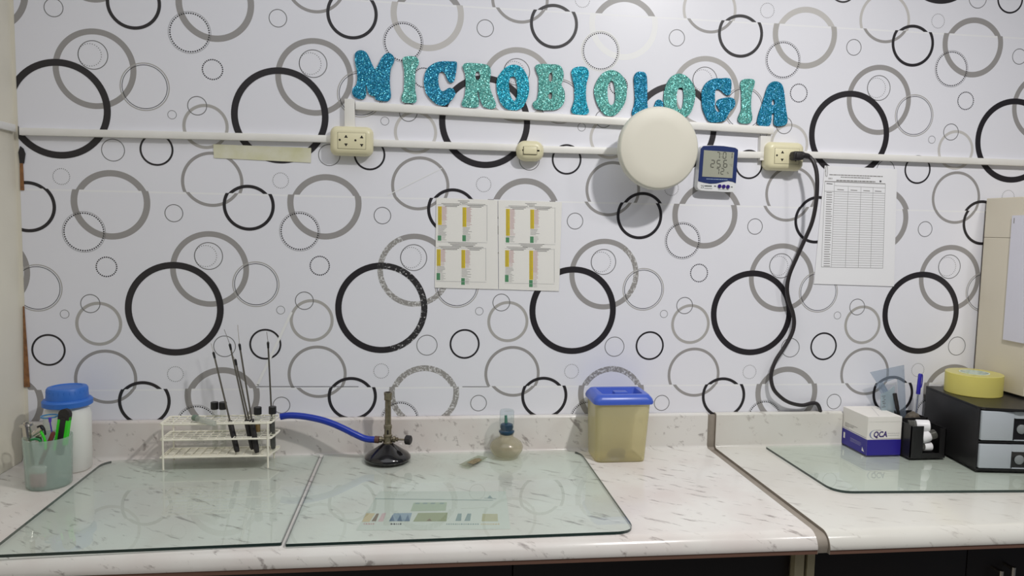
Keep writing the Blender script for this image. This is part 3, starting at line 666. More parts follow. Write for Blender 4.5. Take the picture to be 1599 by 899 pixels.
for ch, mk, o, pts, holes, lab in LET:
    loops = [catmull([atY(x, y, 1.994) for x, y in outline(q, o, K)], 3) for q in [pts]+holes]
    b = letter_mesh(loops, 1.998, 1.994, mk, 'foam')
    c = atY(*outline([pts[0]], o, K)[0], 1.994)
    cx = sum(p.x for p in loops[0])/len(loops[0]); cz = min(p.z for p in loops[0])
    solo('glitter_letter', lab, 'letter', b, (cx, 1.998, cz), 'glitter letters on the wall')

# ================================================================== PAPERS ON THE WALL
def wpoly(b, pts, y): return b.poly([atY(px, py, y) for px, py in pts])
def rect(b, x0, x1, y0, y1, Y, sk=0.0): wpoly(b, [(x0, y0), (x1, y0+(x1-x0)*sk), (x1, y1+(x1-x0)*sk), (x0, y1)], Y)
def rows(b, x0, xl, y0, y1, pitch, mk, seed, Y, hp=.7, sk=.03):
    rnd = random.Random(seed); y = y0
    while y < y1:
        b.use(mk); L = xl*rnd.uniform(.55, 1.0); rect(b, x0, x0+L, y, y+hp, Y, sk); y += pitch
def chart(label, q, tables, loc, title):
    y = 1.9972; T = Thing('printed_chart', label, 'chart', loc)
    b = MB().use('sheet'); b.prism([atY(*p, y) for p in q], (0, .0007, 0)); T.part('sheet', b, smooth=0)
    b = MB(); b.recalc = False; Y1 = y-.00015; Y2 = y-.0003
    sd = 1
    for (x, ya, yb_, yc, yd, gx0) in tables:
        # yellow column ya..yb_, plain rows, green block yc..yd
        sd += 3
        b.use('pink'); rect(b, x+6, x+13, ya, min(yb_, ya+.75*(yb_-ya)), Y1, .03)
        b.use('yel'); rect(b, x, x+6, ya, yb_, Y1, .02)
        rows(b, x+.3, 5.2, ya+1, yb_-.5, 2.0, 'ink', sd, Y2, .35); rows(b, x+6.5, 8.5, ya+.6, yb_, 2.0, 'inkr', sd+1, Y2, .5)
        rows(b, x+.3, 15, yb_+1, yc-1.2, 2.0, 'ink', sd+2, Y2, .55)
        b.use('grn'); rect(b, x-.3, x+5.3, yc, yd, Y1, .02); rows(b, x+6, 8, yc+.5, yd, 2.0, 'ink', sd+5, Y2, .4)
    for x0, x1, ty in title:
        b.use('ink'); n = 0
        for k in range(3):
            ins = (0, 3, 6)[k]; rect(b, x0+ins, x1-ins, ty+k*2.2, ty+k*2.2+(.9 if k else .7), Y2, .03)
    b.use('inkf')
    for tb in tables[::2]:
        for r_ in (0,):
            x = tb[0]-1; xr = x+80; rect(b, x, x+78, tb[1]-3, tb[1]-2.6, Y2, .02); rect(b, x+77.4, x+78, tb[1]-2, tb[4]+1, Y2); rect(b, x, x+78, tb[4]+1.6, tb[4]+2.1, Y2, .02)
    T.part('printing', b, smooth=0)
    b = MB().use('sleeve'); c0 = [atY(*p, y-.0007) for p in q]; b.poly(c0); b.recalc = False; T.part('clear_sleeve', b, smooth=0)
chart('yellow and green chart sheet, left one of the two under the letters', [(681.5, 308.5), (777, 312.5), (778, 451.5), (679, 449)],
      [(683.8, 322, 351, 367.5, 375.5, 0), (722.3, 323.5, 354, 367, 376.5, 0), (682, 389, 415, 426, 437, 0), (720.5, 390, 418.5, 434, 444.5, 0)],
      atY(729, 380, 1.998), [(715, 733, 313), (689, 720, 317), (727, 758, 318), (700, 745, 378.5), (685, 720, 384), (727, 755, 385)])
chart('yellow and green chart sheet, right one nearer the round panel', [(778, 312.5), (877.5, 315.5), (873, 454.5), (779, 451.5)],
      [(790, 326, 368, 370.5, 378.5, 0), (828, 327, 357, 369, 379, 0), (788.8, 390.5, 416.5, 429, 440, 0), (826.5, 391, 436.5, 437, 448, 0)],
      atY(827, 383, 1.998), [(820, 838, 317), (794, 824, 321), (832, 862, 322), (810, 850, 380), (791, 824, 385), (832, 860, 387)])

y = 1.9970
T = Thing('log_sheet', 'white sheet with a ruled record table hanging right of the cord', 'paper sheet', atY(1335, 350, 1.998))
b = MB().use('sheet2'); b.prism([atY(*p, y) for p in ((1288, 258.5), (1401, 264), (1396, 447), (1271, 443))], (0, .0008, 0)); T.part('sheet', b, smooth=0)
b = MB(); b.recalc = False; Y1 = y-.0002
TL, TR, BR, BL = (1288, 283), (1382.5, 287), (1378.6, 418.5), (1282.6, 416.8)
def tab(u, v): 
    x = (TL[0]*(1-u)+TR[0]*u)*(1-v)+(BL[0]*(1-u)+BR[0]*u)*v; yy_ = (TL[1]*(1-u)+TR[1]*u)*(1-v)+(BL[1]*(1-u)+BR[1]*u)*v; return (x, yy_)
def tline(u0, v0, u1, v1, w, mk):
    b.use(mk); p, q = Vector(tab(u0, v0)), Vector(tab(u1, v1)); d = (q-p).normalized(); n = Vector((-d.y, d.x))*w/2
    b.poly([atY(*(p+n), Y1), atY(*(q+n), Y1), atY(*(q-n), Y1), atY(*(p-n), Y1)])
H0 = .115
for i in range(33): v = H0+(1-H0)*i/32; tline(0 if i in (0, 32) else .16, v, 1, v, .55 if i not in (0, 32) else .8, 'inkm')
tline(0, 0, 1, 0, 1.3, 'ink'); tline(.16, .045, 1, .05, .5, 'ink')
for u in (0, .16, .39, .60, .80, 1): tline(u, 0 if u in (0, 1, .16) else .05, u, 1, .55, 'inkm')
rnd = random.Random(3)
for i in range(32): v = H0+(1-H0)*(i+.5)/32; tline(.035, v, .13+rnd.uniform(-.01, .01), v, 1.1, 'ink')
for u in (.27, .49, .70, .89): tline(u-.06, .09, u+.05, .092, 1.2, 'ink')
tline(.03, .025, .13, .028, 1.2, 'inkd')
def wl(x0, x1, yy_, w, mk, sd, sk=.036):
    b.use(mk); bars(b, x0, x1, yy_, 2.2, w, Y1, sk, sd)
wl(1295, 1378.5, 272.6, 1.5, 'ink', 2); wl(1313, 1359, 276.5, 1.4, 'ink', 4); wl(1306, 1367, 281.6, 2.0, 'ink', 5)
wl(1293.5, 1300, 278.5, 2.6, 'inkf', 6); wl(1373.5, 1377, 283, 3.0, 'inkd', 8)
T.part('ruled_table', b, smooth=0)
b = MB().use('steel'); yy = y-.0012
b.sweep([atY(1289.5, 268, yy), atY(1289.5, 261, yy), atY(1291, 259, yy), atY(1292.2, 261, yy), atY(1291.8, 274, yy), atY(1290.4, 275, yy), atY(1289.2, 273, yy), atY(1289, 266, yy)], .0004, 6, 3); T.part('paper_clip', b, label='small wire clip at the upper left corner')

# ================================================================== GLASS SHEETS ON THE WORKTOP
def glass_sheet(label, pts, rad, z0=.9009, th_=.006):
    n = len(pts); out = []
    for i in range(n):
        p, a, c = Vector(pts[i]), Vector(pts[i-1]), Vector(pts[(i+1) % n]); r = rad[i]
        if r <= 0: out.append(p); continue
        d1, d2 = (a-p).normalized(), (c-p).normalized(); s, e = p+d1*r, p+d2*r
        for k in range(9): t = k/8; out.append(s*(1-t)**2+p*2*t*(1-t)+e*t*t)
    cx = sum(p.x for p in out)/len(out); cy_ = sum(p.y for p in out)/len(out)
    T = Thing('glass_sheet', label, 'glass sheet', (cx, cy_, z0-.001))
    b = MB(); b.recalc = False
    b.use('glass').poly([(p.x, p.y, z0+th_) for p in out]); b.use('glassb').poly([(p.x, p.y, z0) for p in out][::-1])
    b.use('glassedge')
    m_ = len(out)
    for i in range(m_):
        p, q = out[i], out[(i+1) % m_]; b.use('glassb' if (p.y+q.y)/2 > 1.945 else 'glassedge'); b.poly([(p.x, p.y, z0), (q.x, q.y, z0), (q.x, q.y, z0+th_), (p.x, p.y, z0+th_)])
    T.part('pane', b, smooth=0)
glass_sheet('greenish glass sheet under the wire test tube rack, left one', [(-.262, 1.415), (-.262, 1.966), (-.800, 1.952), (-.790, 1.404)], [.004, .004, .045, .030])
glass_sheet('greenish glass sheet under the gas burner, middle one', [(.448, 1.413), (.448, 1.964), (-.252, 1.966), (-.254, 1.408)], [.045, .06, .004, .004])
glass_sheet('glass sheet on the right worktop under the QCA box and drawers', [(1.79, 1.556), (1.79, 1.968), (.998, 1.966), (.998, 1.600)], [.04, .03, .01, .05])

# printed card lying under the middle glass
T = Thing('printed_card', 'faded picture card lying under the middle glass sheet', 'card', (.1, 1.5, .9001))
Zc = .9004
def zq(b, pts, z): b.poly([atZ(px, py+1.0, z) for px, py in pts])
b = MB().use('card'); b.prism([atZ(*p, .9002) for p in ((592, 767), (790, 767), (797, 826), (556, 828))], (0, 0, .0002)); T.part('paper', b, smooth=0)
b = MB(); b.recalc = False; Z1 = .9006; Z2 = .9007
b.use('p_gn'); zq(b, [(641, 797), (646, 783.5), (698, 783), (696, 796)], Z1)
b.use('p_gy')
for x in (648, 660, 672, 686): zq(b, [(x, 785.5), (x+1, 783.6), (x+8, 783.6), (x+7, 785.5)], Z2)
b.use('p_or'); zq(b, [(565, 813.5), (572, 800), (586, 800), (577, 813.5)], Z1)
b.use('p_br'); zq(b, [(580, 812.5), (588, 800.5), (592, 800.5), (587, 812.5)], Z1)
b.use('p_pk'); zq(b, [(590, 813), (597, 800), (603, 799.5), (598, 813)], Z1)
b.use('p_bl'); zq(b, [(607, 812.5), (615, 800), (643.5, 799.5), (639.5, 812.5)], Z1)
b.use('p_bd')
for x in (608, 620, 632): zq(b, [(x, 812.4), (x+5, 802), (x+8, 812.4)], Z2)
b.use('p_ol'); zq(b, [(645, 813), (653, 799.5), (699, 799), (697, 812.5)], Z1)
b.use('p_br'); zq(b, [(666, 812), (671, 808), (674, 812)], Z2)
b.use('p_gy'); zq(b, [(711, 812), (715, 800.5), (721, 800.5), (720, 812)], Z1); zq(b, [(725, 812), (730, 800.5), (736, 800.5), (734, 812)], Z1)
b.use('p_tn'); zq(b, [(752, 812.5), (753.5, 801), (777, 801), (777.5, 812.5)], Z1)
b.use('p_gy'); zq(b, [(586, 777), (770, 779.4), (770, 780.2), (586, 777.8)], Z1); zq(b, [(756, 776), (775, 777), (775, 777.8), (756, 776.8)], Z1); zq(b, [(761, 776), (765, 772), (769, 776.5)], Z1)
def zbars(mk, x0, x1, y_, h, sd):
    r_ = random.Random(sd); b.use(mk); x = x0
    while x < x1: L = r_.uniform(1.2, 3); zq(b, [(x, y_-h/2), (x+L, y_-h/2), (x+L, y_+h/2), (x, y_+h/2)], Z1); x += L+1.4
zbars('inkr', 568, 585, 816.5, 2, 1); zbars('inkd', 610, 627, 816.8, 2.4, 2); zbars('p_gy', 697, 746, 817, 1.8, 3); zbars('p_or', 751, 780, 817, 1.8, 4)
T.part('pictures', b, smooth=0)

# microscope slide
T = Thing('microscope_slide', 'small stained glass slide lying in front of the spirit lamp', 'slide', (.144, 1.88, .9063))
sl = [(.106, 1.856), (.131, 1.834), (.185, 1.912), (.160, 1.930)]
b = MB().use('slide'); b.prism([(x, y_, .9063) for x, y_ in sl], (0, 0, .0012)); T.part('slide_glass', b, smooth=0)
b = MB().use('smear'); b.prism([(x, y_, .9076) for x, y_ in ((.127, 1.870), (.143, 1.856), (.168, 1.888), (.163, 1.905), (.150, 1.902))], (0, 0, .0002)); T.part('dried_stain', b, smooth=0)

# ================================================================== TEST TUBE RACK
X0, X1, YA, YB = -.636, -.362, 1.867, 1.944; G = .9063
T = Thing('test_tube_rack', 'cream wire test tube rack standing on the left glass sheet', 'rack', (-.5, 1.905, G))
for x in (-.629, -.377):
    for yv, nm in ((YA-.0012, 'front'), (YB+.0012, 'back')):
        b = MB().use('wire'); b.cyl((x, yv, G), (x, yv, 1.0225), .0023, seg=10); T.part('leg', b)
def tier(z, nx, ny, zig=False):
    b = MB().use('wire'); r = .0016
    per = [(X0, YA+.006), (X0+.006, YA), (X1-.016, YA), (X1-.008, YA+.004), (X1, YB-.02), (X1, YB-.004), (X1-.006, YB), (X0+.004, YB), (X0, YB-.004)]
    per = [Vector((x, y_, z)) for x, y_ in per]
    b.sweep(per+[per[0]], .0025, 8)
    for i in range(nx+1):
        x = X0+.006+(X1-X0-.022)*i/nx; b.cyl((x, YA, z+.001), (x, YB, z+.001), .0014, seg=6)
    for j in range(1, ny): yv = YA+(YB-YA)*j/ny; b.cyl((X0, yv, z-.001), (X1-.003, yv, z-.001), .0014, seg=6)
    T.part('wire_tier', b)
tier(1.0215, 12, 4); tier(.9820, 12, 4); 
b = MB().use('wire'); zt_ = .9375; b.prism([(X0, YA, zt_-.0018), (X1-.012, YA, zt_-.0018), (X1, YB-.02, zt_-.0018), (X1, YB, zt_-.0018), (X0, YB, zt_-.0018), ], (0, 0, .0006))
b.sweep([Vector(p) for p in ((X0, YA, zt_), (X1-.014, YA, zt_), (X1, YB-.02, zt_), (X1, YB, zt_), (X0, YB, zt_), (X0, YA, zt_))], .0024, 8)
for i in range(13): x = X0+.006+(X1-X0-.022)*i/12; b.cyl((x, YA, zt_+.001), (x, YB, zt_+.001), .0011, seg=6)
T.part('wire_tier', b, label='bottom tier with a flat base')

def capped_tube(label, px, py, yv, amber=False):
    c = atY(px, py, yv); T = Thing('test_tube', label, 'test tube', (c.x, yv, zt_+.0015), 'capped tubes in the rack')
    b = MB().use('tube'); z0 = zt_+.0025; r = .0068
    pr = [(0, z0)]+[(r*math.sin(math.pi/2*i/5), z0+r-r*math.cos(math.pi/2*i/5)) for i in range(1, 6)]+[(r, c.z-.008), (r*1.05, c.z-.006)]
    b.lathe(pr, (c.x, yv, 0), 20); t_ = T.part('tube_glass', b)
    b = MB().use('blackp'); b.lathe([(0, c.z+.0095), (.0088, c.z+.0095), (.0096, c.z+.0085), (.0096, c.z-.0085), (.0088, c.z-.0095), (0, c.z-.0095)], (c.x, yv, 0), 24); T.part('screw_cap', b)
    if amber:
        b = MB().use('amber'); b.lathe([(0, z0+.052), (.0058, z0+.052), (.0058, z0+.072), (0, z0+.072)], (c.x, yv, 0), 16); T.part('residue', b, t_, 'amber residue')
SX = lambda i: X0+.006+(X1-X0-.022)*(i+.5)/12
capped_tube('capped glass tube at the back of the rack, leftmost of the capped ones', 335.0, 633, 1.934)
capped_tube('capped glass tube just left of the leftmost leaning loop rod top', 348.0, 633, 1.934)
capped_tube('capped glass tube with amber residue right of the bundle of loop handles', 402.5, 641, 1.896, True)
capped_tube('capped glass tube at the right end of the rack before the lone upright loop', 425.5, 640, 1.896)

T = Thing('sample_vial', 'small frosted vial with dull green cap lying on top of the rack', 'vial', (-.53, 1.9, 1.025))
a, c = atZ(303, 652, 1.0315), atZ(336, 662, 1.0315)
a.z = c.z = 1.0320; d = (c-a).normalized()
b = MB().use('cottonvial'); b.sweep([a+d*.013, a+d*.02, c-d*.006, c-d*.002], [.0068, .0072, .0072, .005], 16); T.part('vial_body', b)
b = MB().use('gcap'); b.cyl(a, a+d*.014, .0076, seg=18); T.part('cap', b)

def loop_rod(label, wire0, tip, rod1, h1, yt_, yb_):
    """wire0,tip,rod1,h1: photo points from wire end down to handle end; yt_,yb_ depths"""
    ys = [yt_, yt_+(yb_-yt_)*.12, yt_+(yb_-yt_)*.75, yb_]
    p = [atY(*q, v) for q, v in zip((wire0, tip, rod1, h1), ys)]
    p[3] = p[2]+(p[2]-p[1]).normalized()*max((p[3]-p[2]).length, .03)
    T = Thing('inoculating_loop', label, 'inoculating loop', p[3], 'loops standing in the rack')
    b = MB().use('steel'); b.cyl(p[1], p[2], .0022, seg=10); T.part('rod', b)
    d = (p[1]-p[2]).normalized(); b = MB().use('blackp'); b.cyl(p[1], p[1]-d*.014, .0034, .0026, seg=12); b.cyl(p[1]+d*.003, p[1], .002, .0034, seg=12); T.part('wire_chuck', b)
    b = MB().use('chrome'); b.cyl(p[1]+d*.002, p[0], .0007, seg=6)
    T.part('thin_wire', b)
    b = MB().use('blackr'); b.sweep([p[2]-(p[2]-p[3]).normalized()*-.001, p[2].lerp(p[3], .08), p[2].lerp(p[3], .9), p[3]], [.0050, .0068, .0068, .0052], 14); T.part('handle', b)
loop_rod('loop rod leaning furthest left in the rack, standing apart from the bundle', (329.5, 536), (333.5, 551), (359, 657), (368, 706), 1.93, 1.885)
loop_rod('tall loop rod on the left of the leaning bundle', (350, 514), (359, 538), (385, 656), (391, 702), 1.925, 1.893)
loop_rod('shorter loop rod with black tip in the middle of the leaning bundle', (364, 556), (367.5, 562), (389, 656), (396, 690), 1.935, 1.912)
loop_rod('tall loop rod on the right of the leaning bundle', (371, 507), (374, 538), (393, 655), (398, 707), 1.915, 1.880)
loop_rod('upright loop rod at the right end of the rack', (416.5, 518), (418.5, 535), (424.5, 655), (427, 700), 1.925, 1.922)

# ================================================================== BUNSEN BURNER AND HOSE
bx, by = -.080, 1.918; g = .9063
T = Thing('bunsen_burner', 'gas burner with black cone foot and tarnished metal barrel', 'burner', (bx, by, g))
b = MB().use('blackgloss'); b.lathe([(0, g), (.057, g), (.0605, g+.003), (.0605, g+.008), (.054, g+.015), (.040, g+.024), (.026, g+.034), (.016, g+.041), (.0125, g+.044), (0, g+.044)], (bx, by, 0), 56); T.part('foot', b, smooth=50)
b = MB().use('dsteel'); b.lathe([(0.0000, .948), (0.0126, .948), (0.0126, .953), (0.0102, .955), (0.0102, .966), (0.0118, .968), (0.0118, .972), (0.0094, .974), (0.0094, .988), (0.0108, .990), (0.0108, .998), (0.0082, 1.000), (0.0079, 1.064), (0.0102, 1.066), (0.0102, 1.078), (0.0110, 1.080), (0.0110, 1.086), (0.0078, 1.086), (0.0074, 1.07), (0.0000, 1.07)], (bx, by, 0), 28); ba = T.part('barrel', b)
b = MB().use('hole'); b.box(bx-.0025, bx+.0025, by-.0102, by-.0085, .975, .987, .0008); T.part('air_port', b, ba, 'dark air slot')
hz = .9600
b = MB().use('dsteel'); b.lathe([(0, 0), (.0055, 0), (.0055, .008), (.0085, .009), (.0085, .016), (.0050, .018), (.0050, .020), (0, .02)], (bx-.006, by, hz), 16, axis=(-1, 0, -.03)); T.part('gas_inlet', b)
b = MB().use('dsteel'); b.lathe([(0, 0), (.0055, 0), (.0055, .006), (.0088, .008), (.0088, .013), (.0050, .016), (.0062, .020), (.0028, .022), (.0024, .042), (0, .042)], (bx+.006, by, hz), 16, axis=(1, -.08, -.03)); T.part('needle_valve', b)
kx = bx+.046
b = MB().use('blackr'); b.lathe([(0, 0), (.0100, 0), (.0125, .002), (.0125, .014), (.0100, .016), (0, .016)], (kx, by-.003, hz-.0012), 12, axis=(1, -.35, -.03)); T.part('valve_knob', b, smooth=20)

T = Thing('gas_hose', 'blue rubber hose running from the rack to the gas burner', 'hose', (-.25, 1.93, 1.0))
hp = [(588, 687.5, 1.923), (572, 685, 1.923), (555, 678, 1.924), (538, 669.5, 1.926), (520, 661.5, 1.928), (502, 655.5, 1.931), (484, 651.5, 1.934), (466, 649, 1.937), (450, 648.5, 1.939), (438, 650.5, 1.940)]
pts = [atY(x, y_, v) for x, y_, v in hp]; pts[0] = Vector((bx-.024, by, hz-.001))
b = MB().use('blue'); b.sweep(pts, .0086, 14, 5); T.part('tubing', b)
d = (pts[1]-pts[0]).normalized(); b = MB().use('brass'); b.cyl(pts[0]-d*.001, pts[0]+d*.010, .0095, seg=16); T.part('hose_end', b, label='brown hose end')

# ================================================================== SPIRIT LAMP
lx, ly = .238, 1.945; g = .9063
ly = 1.930
T = Thing('spirit_lamp', 'round glass spirit lamp with teal collar and clear cap', 'spirit lamp', (lx, ly, g))
outer = [(0, g), (.030, g), (.037, g+.004), (.044, g+.016), (.0455, g+.026), (.041, g+.036), (.031, g+.044), (.021, g+.050), (.0175, g+.054), (.0185, g+.058)]
b = MB().use('lampglass'); b.lathe(outer, (lx, ly, 0), 48); T.part('bowl', b, smooth=60)
b = MB().use('teal'); b.lathe([(0, g+.0585), (.017, g+.0585), (.020, g+.062), (.0215, g+.067), (.0165, g+.071), (.0170, g+.074), (.0180, g+.080), (.0165, g+.086), (.006, g+.090), (0, g+.090)], (lx, ly, 0), 32); T.part('collar', b, label='dark teal collar', smooth=50)
b = MB().use('tealg'); b.cyl((lx-.002, ly, g+.086), (lx-.003, ly, g+.110), .0048, .0036, seg=12); T.part('wick', b, label='greenish wick')
b = MB().use('capglass'); b.lathe([(.0225, g+.070), (.0195, g+.074), (.0195, g+.121), (.0180, g+.125), (.0, g+.1255), ], (lx, ly, 0), 32); T.part('glass_cap', b, smooth=50)

# ================================================================== TUB WITH BLUE LID
def rloop(cx, cy_, w, d, r, z, n=5):
    pts = []
    for qx, qy, a0 in ((1, 1, 0), (-1, 1, 90), (-1, -1, 180), (1, -1, 270)):
        for i in range(n+1): a = math.radians(a0+90*i/n); pts.append(Vector((cx+qx*(w/2-r)+r*math.cos(a), cy_+qy*(d/2-r)+r*math.sin(a), z)))
    return pts
def loft(b, loops, cap0=True, cap1=True):
    R_ = [[b.bm.verts.new(p) for p in l] for l in loops]
    for A, B in zip(R_, R_[1:]):
        n = len(A)
        for i in range(n): b.bm.faces.new((A[i], A[(i+1) % n], B[(i+1) % n], B[i])).material_index = b.cur
    if cap0: b.bm.faces.new(R_[0][::-1]).material_index = b.cur
    if cap1: b.bm.faces.new(R_[-1]).material_index = b.cur
    return b
cx, cy_ = .5415, 1.918
T = Thing('storage_tub', 'yellowed plastic tub with blue recessed lid near the gap in the worktop', 'tub', (cx, cy_, .9))
b = MB().use('tub'); loft(b, [rloop(cx, cy_, .128, .098, .016, .9005), rloop(cx, cy_, .138, .106, .018, .904), rloop(cx+.001, cy_, .146, .112, .018, .99), rloop(cx+.002, cy_, .152, .117, .018, 1.062)], True, False)
T.part('tub_body', b, smooth=50)
b = MB().use('tub'); b.box(cx-.036, cx-.0355, cy_-.0562, cy_-.0552, .99, 1.05); T.part('moulded_rib', b)
b = MB().use('tubblue'); z = 1.060
loft(b, [rloop(cx+.003, cy_, .152, .118, .016, z+.001), rloop(cx+.003, cy_, .164, .126, .018, z), rloop(cx+.003, cy_, .166, .128, .018, z+.005), rloop(cx+.003, cy_, .160, .122, .018, z+.014), rloop(cx+.003, cy_, .142, .108, .014, z+.024), rloop(cx+.003, cy_, .134, .100, .012, z+.025), rloop(cx+.003, cy_, .112, .078, .006, z+.025), rloop(cx+.003, cy_, .100, .066, .005, z+.008)], True, True)
lid = T.part('lid', b, smooth=40)
b = MB().use('tubblue'); b.box(cx-.012, cx+.026, cy_-.012, cy_+.014, z+.008, z+.023, .003); T.part('lid_grip', b, lid)
# crumpled thing inside
b = MB().use('felt'); t = bmesh.new(); bmesh.ops.create_icosphere(t, subdivisions=3, radius=1)
rnd = random.Random(4)
for v in t.verts: k = 1+.35*math.sin(5*v.co.x+3*v.co.z)*math.cos(4*v.co.y+1); v.co = Vector((v.co.x*.024*k, v.co.y*.016*k, v.co.z*.013*k))
b._merge(t, Matrix.Translation((cx-.005, cy_-.028, .9175)))
solo('crumpled_scrap', 'dark crumpled scrap seen through the bottom of the yellowed tub', 'scrap', b, (cx-.005, cy_-.028, .904))

# ================================================================== WHITE BOTTLE, CUP
cx, cy_ = -.866, 1.908
T = Thing('plastic_bottle', 'white plastic bottle with blue screw lid in the left corner', 'bottle', (cx, cy_, .9))
b = MB().use('bottle'); loft(b, [rloop(cx, cy_, .088, .070, .028, .9005), rloop(cx, cy_, .098, .080, .034, .905), rloop(cx, cy_, .100, .082, .034, 1.040), rloop(cx, cy_, .096, .078, .036, 1.054), rloop(cx, cy_, .082, .074, .036, 1.066), rloop(cx, cy_, .070, .070, .034, 1.067), rloop(cx, cy_, .070, .070, .034, 1.075)])
T.part('bottle_body', b, smooth=60)
b = MB().use('bluecap'); b.lathe([(0, 1.064), (.052, 1.064), (.0555, 1.066), (.0555, 1.077), (.052, 1.081), (.047, 1.082), (.0455, 1.106), (.043, 1.110), (.034, 1.1115), (.032, 1.1095), (0, 1.1095)], (cx, cy_, 0), 48)
for i in range(24): a = 2*math.pi*i/24; b.box(.0455, .0461, -.001, .001, 1.082, 1.104, mx=Matrix.Translation((cx, cy_, 0)) @ Matrix.Rotation(a, 4, 'Z'))
T.part('screw_lid', b, smooth=30)

cx, cy_ = -.861, 1.796; rb, rt, ztop = .0475, .0510, 1.018
T = Thing('plastic_cup', 'frosted green cup holding small tools in front of the white bottle', 'cup', (cx, cy_, .9))
b = MB().use('cup'); b.lathe([(0, .9005), (rb-.004, .9005), (rb, .904), (rt, ztop), (rt-.0015, ztop), (rb-.0015, .905), (0, .9035)], (cx, cy_, 0), 56); T.part('cup_body', b, smooth=50)
IN = 'things in the frosted cup'
T = Thing('eraser', 'pink block with white sleeve showing through the cup wall', 'eraser', (cx-.018, cy_-.020, .905), IN)
b = MB().use('pinkobj'); b.box(cx-.026, cx+.006, cy_-.036, cy_-.020, .9055, .940, .005, 3); T.part('rubber', b)
b = MB().use('pinkw'); b.box(cx-.0265, cx+.0065, cy_-.0365, cy_-.0195, .938, .954, .003, 2); T.part('sleeve', b)
# chrome flanged cylinder
p0 = Vector((cx-.030, cy_-.004, .912)); p1 = atY(41, 662, 1.800); d = (p1-p0).normalized()
T = Thing('metal_plunger', 'chrome flanged cylinder sticking out at the left of the cup', 'plunger', p0, IN)
b = MB().use('chrome'); b.cyl(p0, p1-d*.03, .005, seg=14); b.cyl(p1-d*.033, p1-d*.004, .0105, .0095, seg=18); b.cyl(p1-d*.005, p1, .0145, .0135, seg=20); b.cyl(p1, p1+d*.005, .006, seg=14); T.part('shaft', b)
# cutter
p1 = atY(103, 638, 1.812); p0 = Vector((cx+.010, cy_+.010, .908)); d = (p1-p0).normalized(); side = Vector((1, -.15, 0)); side = (side-d*side.dot(d)).normalized(); nrm = side.cross(d)
T = Thing('cutter_knife', 'black and lime green cutter with rounded end in the cup', 'cutter', p0, IN)
def slab(mk, w0, w1, l0, l1, t_, off=0.0, rnd_end=False):
    b = MB().use(mk); pts = [p1-d*l1+side*w0, p1-d*l0+side*w0] if not rnd_end else [p1-d*l1+side*w0]
    if rnd_end:
        cc = (w0+w1)/2; rr = (w1-w0)/2
        for i in range(13): a = math.pi-math.pi*i/12; pts.append(p1-d*(l0+rr)+side*(cc+rr*math.cos(a))+d*rr*math.sin(a))
        pts += [p1-d*l1+side*w1]
    else: pts += [p1-d*l0+side*w1, p1-d*l1+side*w1]
    b.prism([q+nrm*(off-t_/2) for q in pts], nrm*t_); return b
T.part('handle', slab('blackr', -.0135, .0135, 0, .026, .011, 0, True)); T.part('grip', slab('blackr', -.0065, .0065, .02, .11, .012), label='black grip strip')
T.part('green_side', slab('lime', -.0135, -.0065, .018, .10, .010)); T.part('green_side', slab('lime', .0065, .0135, .018, .085, .010))
# maroon pen
p1 = atY(84, 674, 1.790); p0 = Vector((cx-.012, cy_-.012, .955)); T = Thing('maroon_pen', 'maroon pen leaning in front of the cutter', 'pen', p0, IN)
b = MB().use('maroon'); b.sweep([p0, p0.lerp(p1, .8), p1.lerp(p0, .05), p1], [.0045, .005, .005, .003], 12); T.part('barrel', b)
# spring clip with green wrap
c = atY(60, 674, 1.786); T = Thing('metal_clip', 'chrome spring clip beside green cord in the cup', 'clip', c, IN)
b = MB().use('chrome'); b.cyl(c+Vector((-.011, 0, -.006)), c+Vector((.008, 0, .008)), .006, seg=14); b.cyl(c+Vector((-.005, -.002, -.010)), c+Vector((.010, -.002, .000)), .003, seg=10); b.box(c.x-.007, c.x+.007, c.y-.001, c.y+.001, c.z-.03, c.z-.004, .0005); T.part('jaw', b)
b = MB().use('blackr'); b.sweep([c+Vector((-.004, .004, .010)), c+Vector((.006, .003, .014)), c+Vector((.012, .002, .006)), c+Vector((.014, .002, -.008))], .002, 8, 4); T.part('spring_band', b, label='black band')
T = Thing('green_cord', 'short loops of green cord at the front of the cup', 'cord', c+Vector((.008, -.006, -.02)), IN)
b = MB().use('grn2'); b.sweep([c+Vector((-.012, -.008, -.016)), c+Vector((-.002, -.010, -.014)), c+Vector((.006, -.008, -.018)), c+Vector((.008, -.008, -.03))], .0028, 10, 5)
b.use('lime').sweep([c+Vector((.008, -.006, .002)), c+Vector((.013, -.006, -.008)), c+Vector((.017, -.006, -.022)), c+Vector((.016, -.004, -.04))], .0028, 10, 5); T.part('strand', b)
# clear bag / tube with blue ring and violet tip
T = Thing('clear_tube', 'clear plastic tube with blue ring and violet tip behind the clip', 'tube', (cx-.012, cy_+.024, .91), IN)
a, c2 = Vector((cx-.012, cy_+.024, .912)), atY(80, 650, 1.822)
b = MB().use('clearp'); b.cyl(a, c2, .014, .0165, seg=24, cap=False); T.part('tube_wall', b)
b = MB().use('ringblue'); b.lathe([(.0165, -.001), (.0185, -.001), (.0185, .002), (.0165, .002)], c2-Vector((.004, 0, 0)), 24, close=True); T.part('blue_ring', b)
v = atY(78, 652, 1.804); b = MB().use('violet'); b.cyl(v, v+Vector((0, 0, -.010)), .0036, .0028, seg=12); b.cyl(v+Vector((0, 0, -.010)), v+Vector((.001, .008, -.05)), .0015, seg=8); T.part('violet_tip', b)

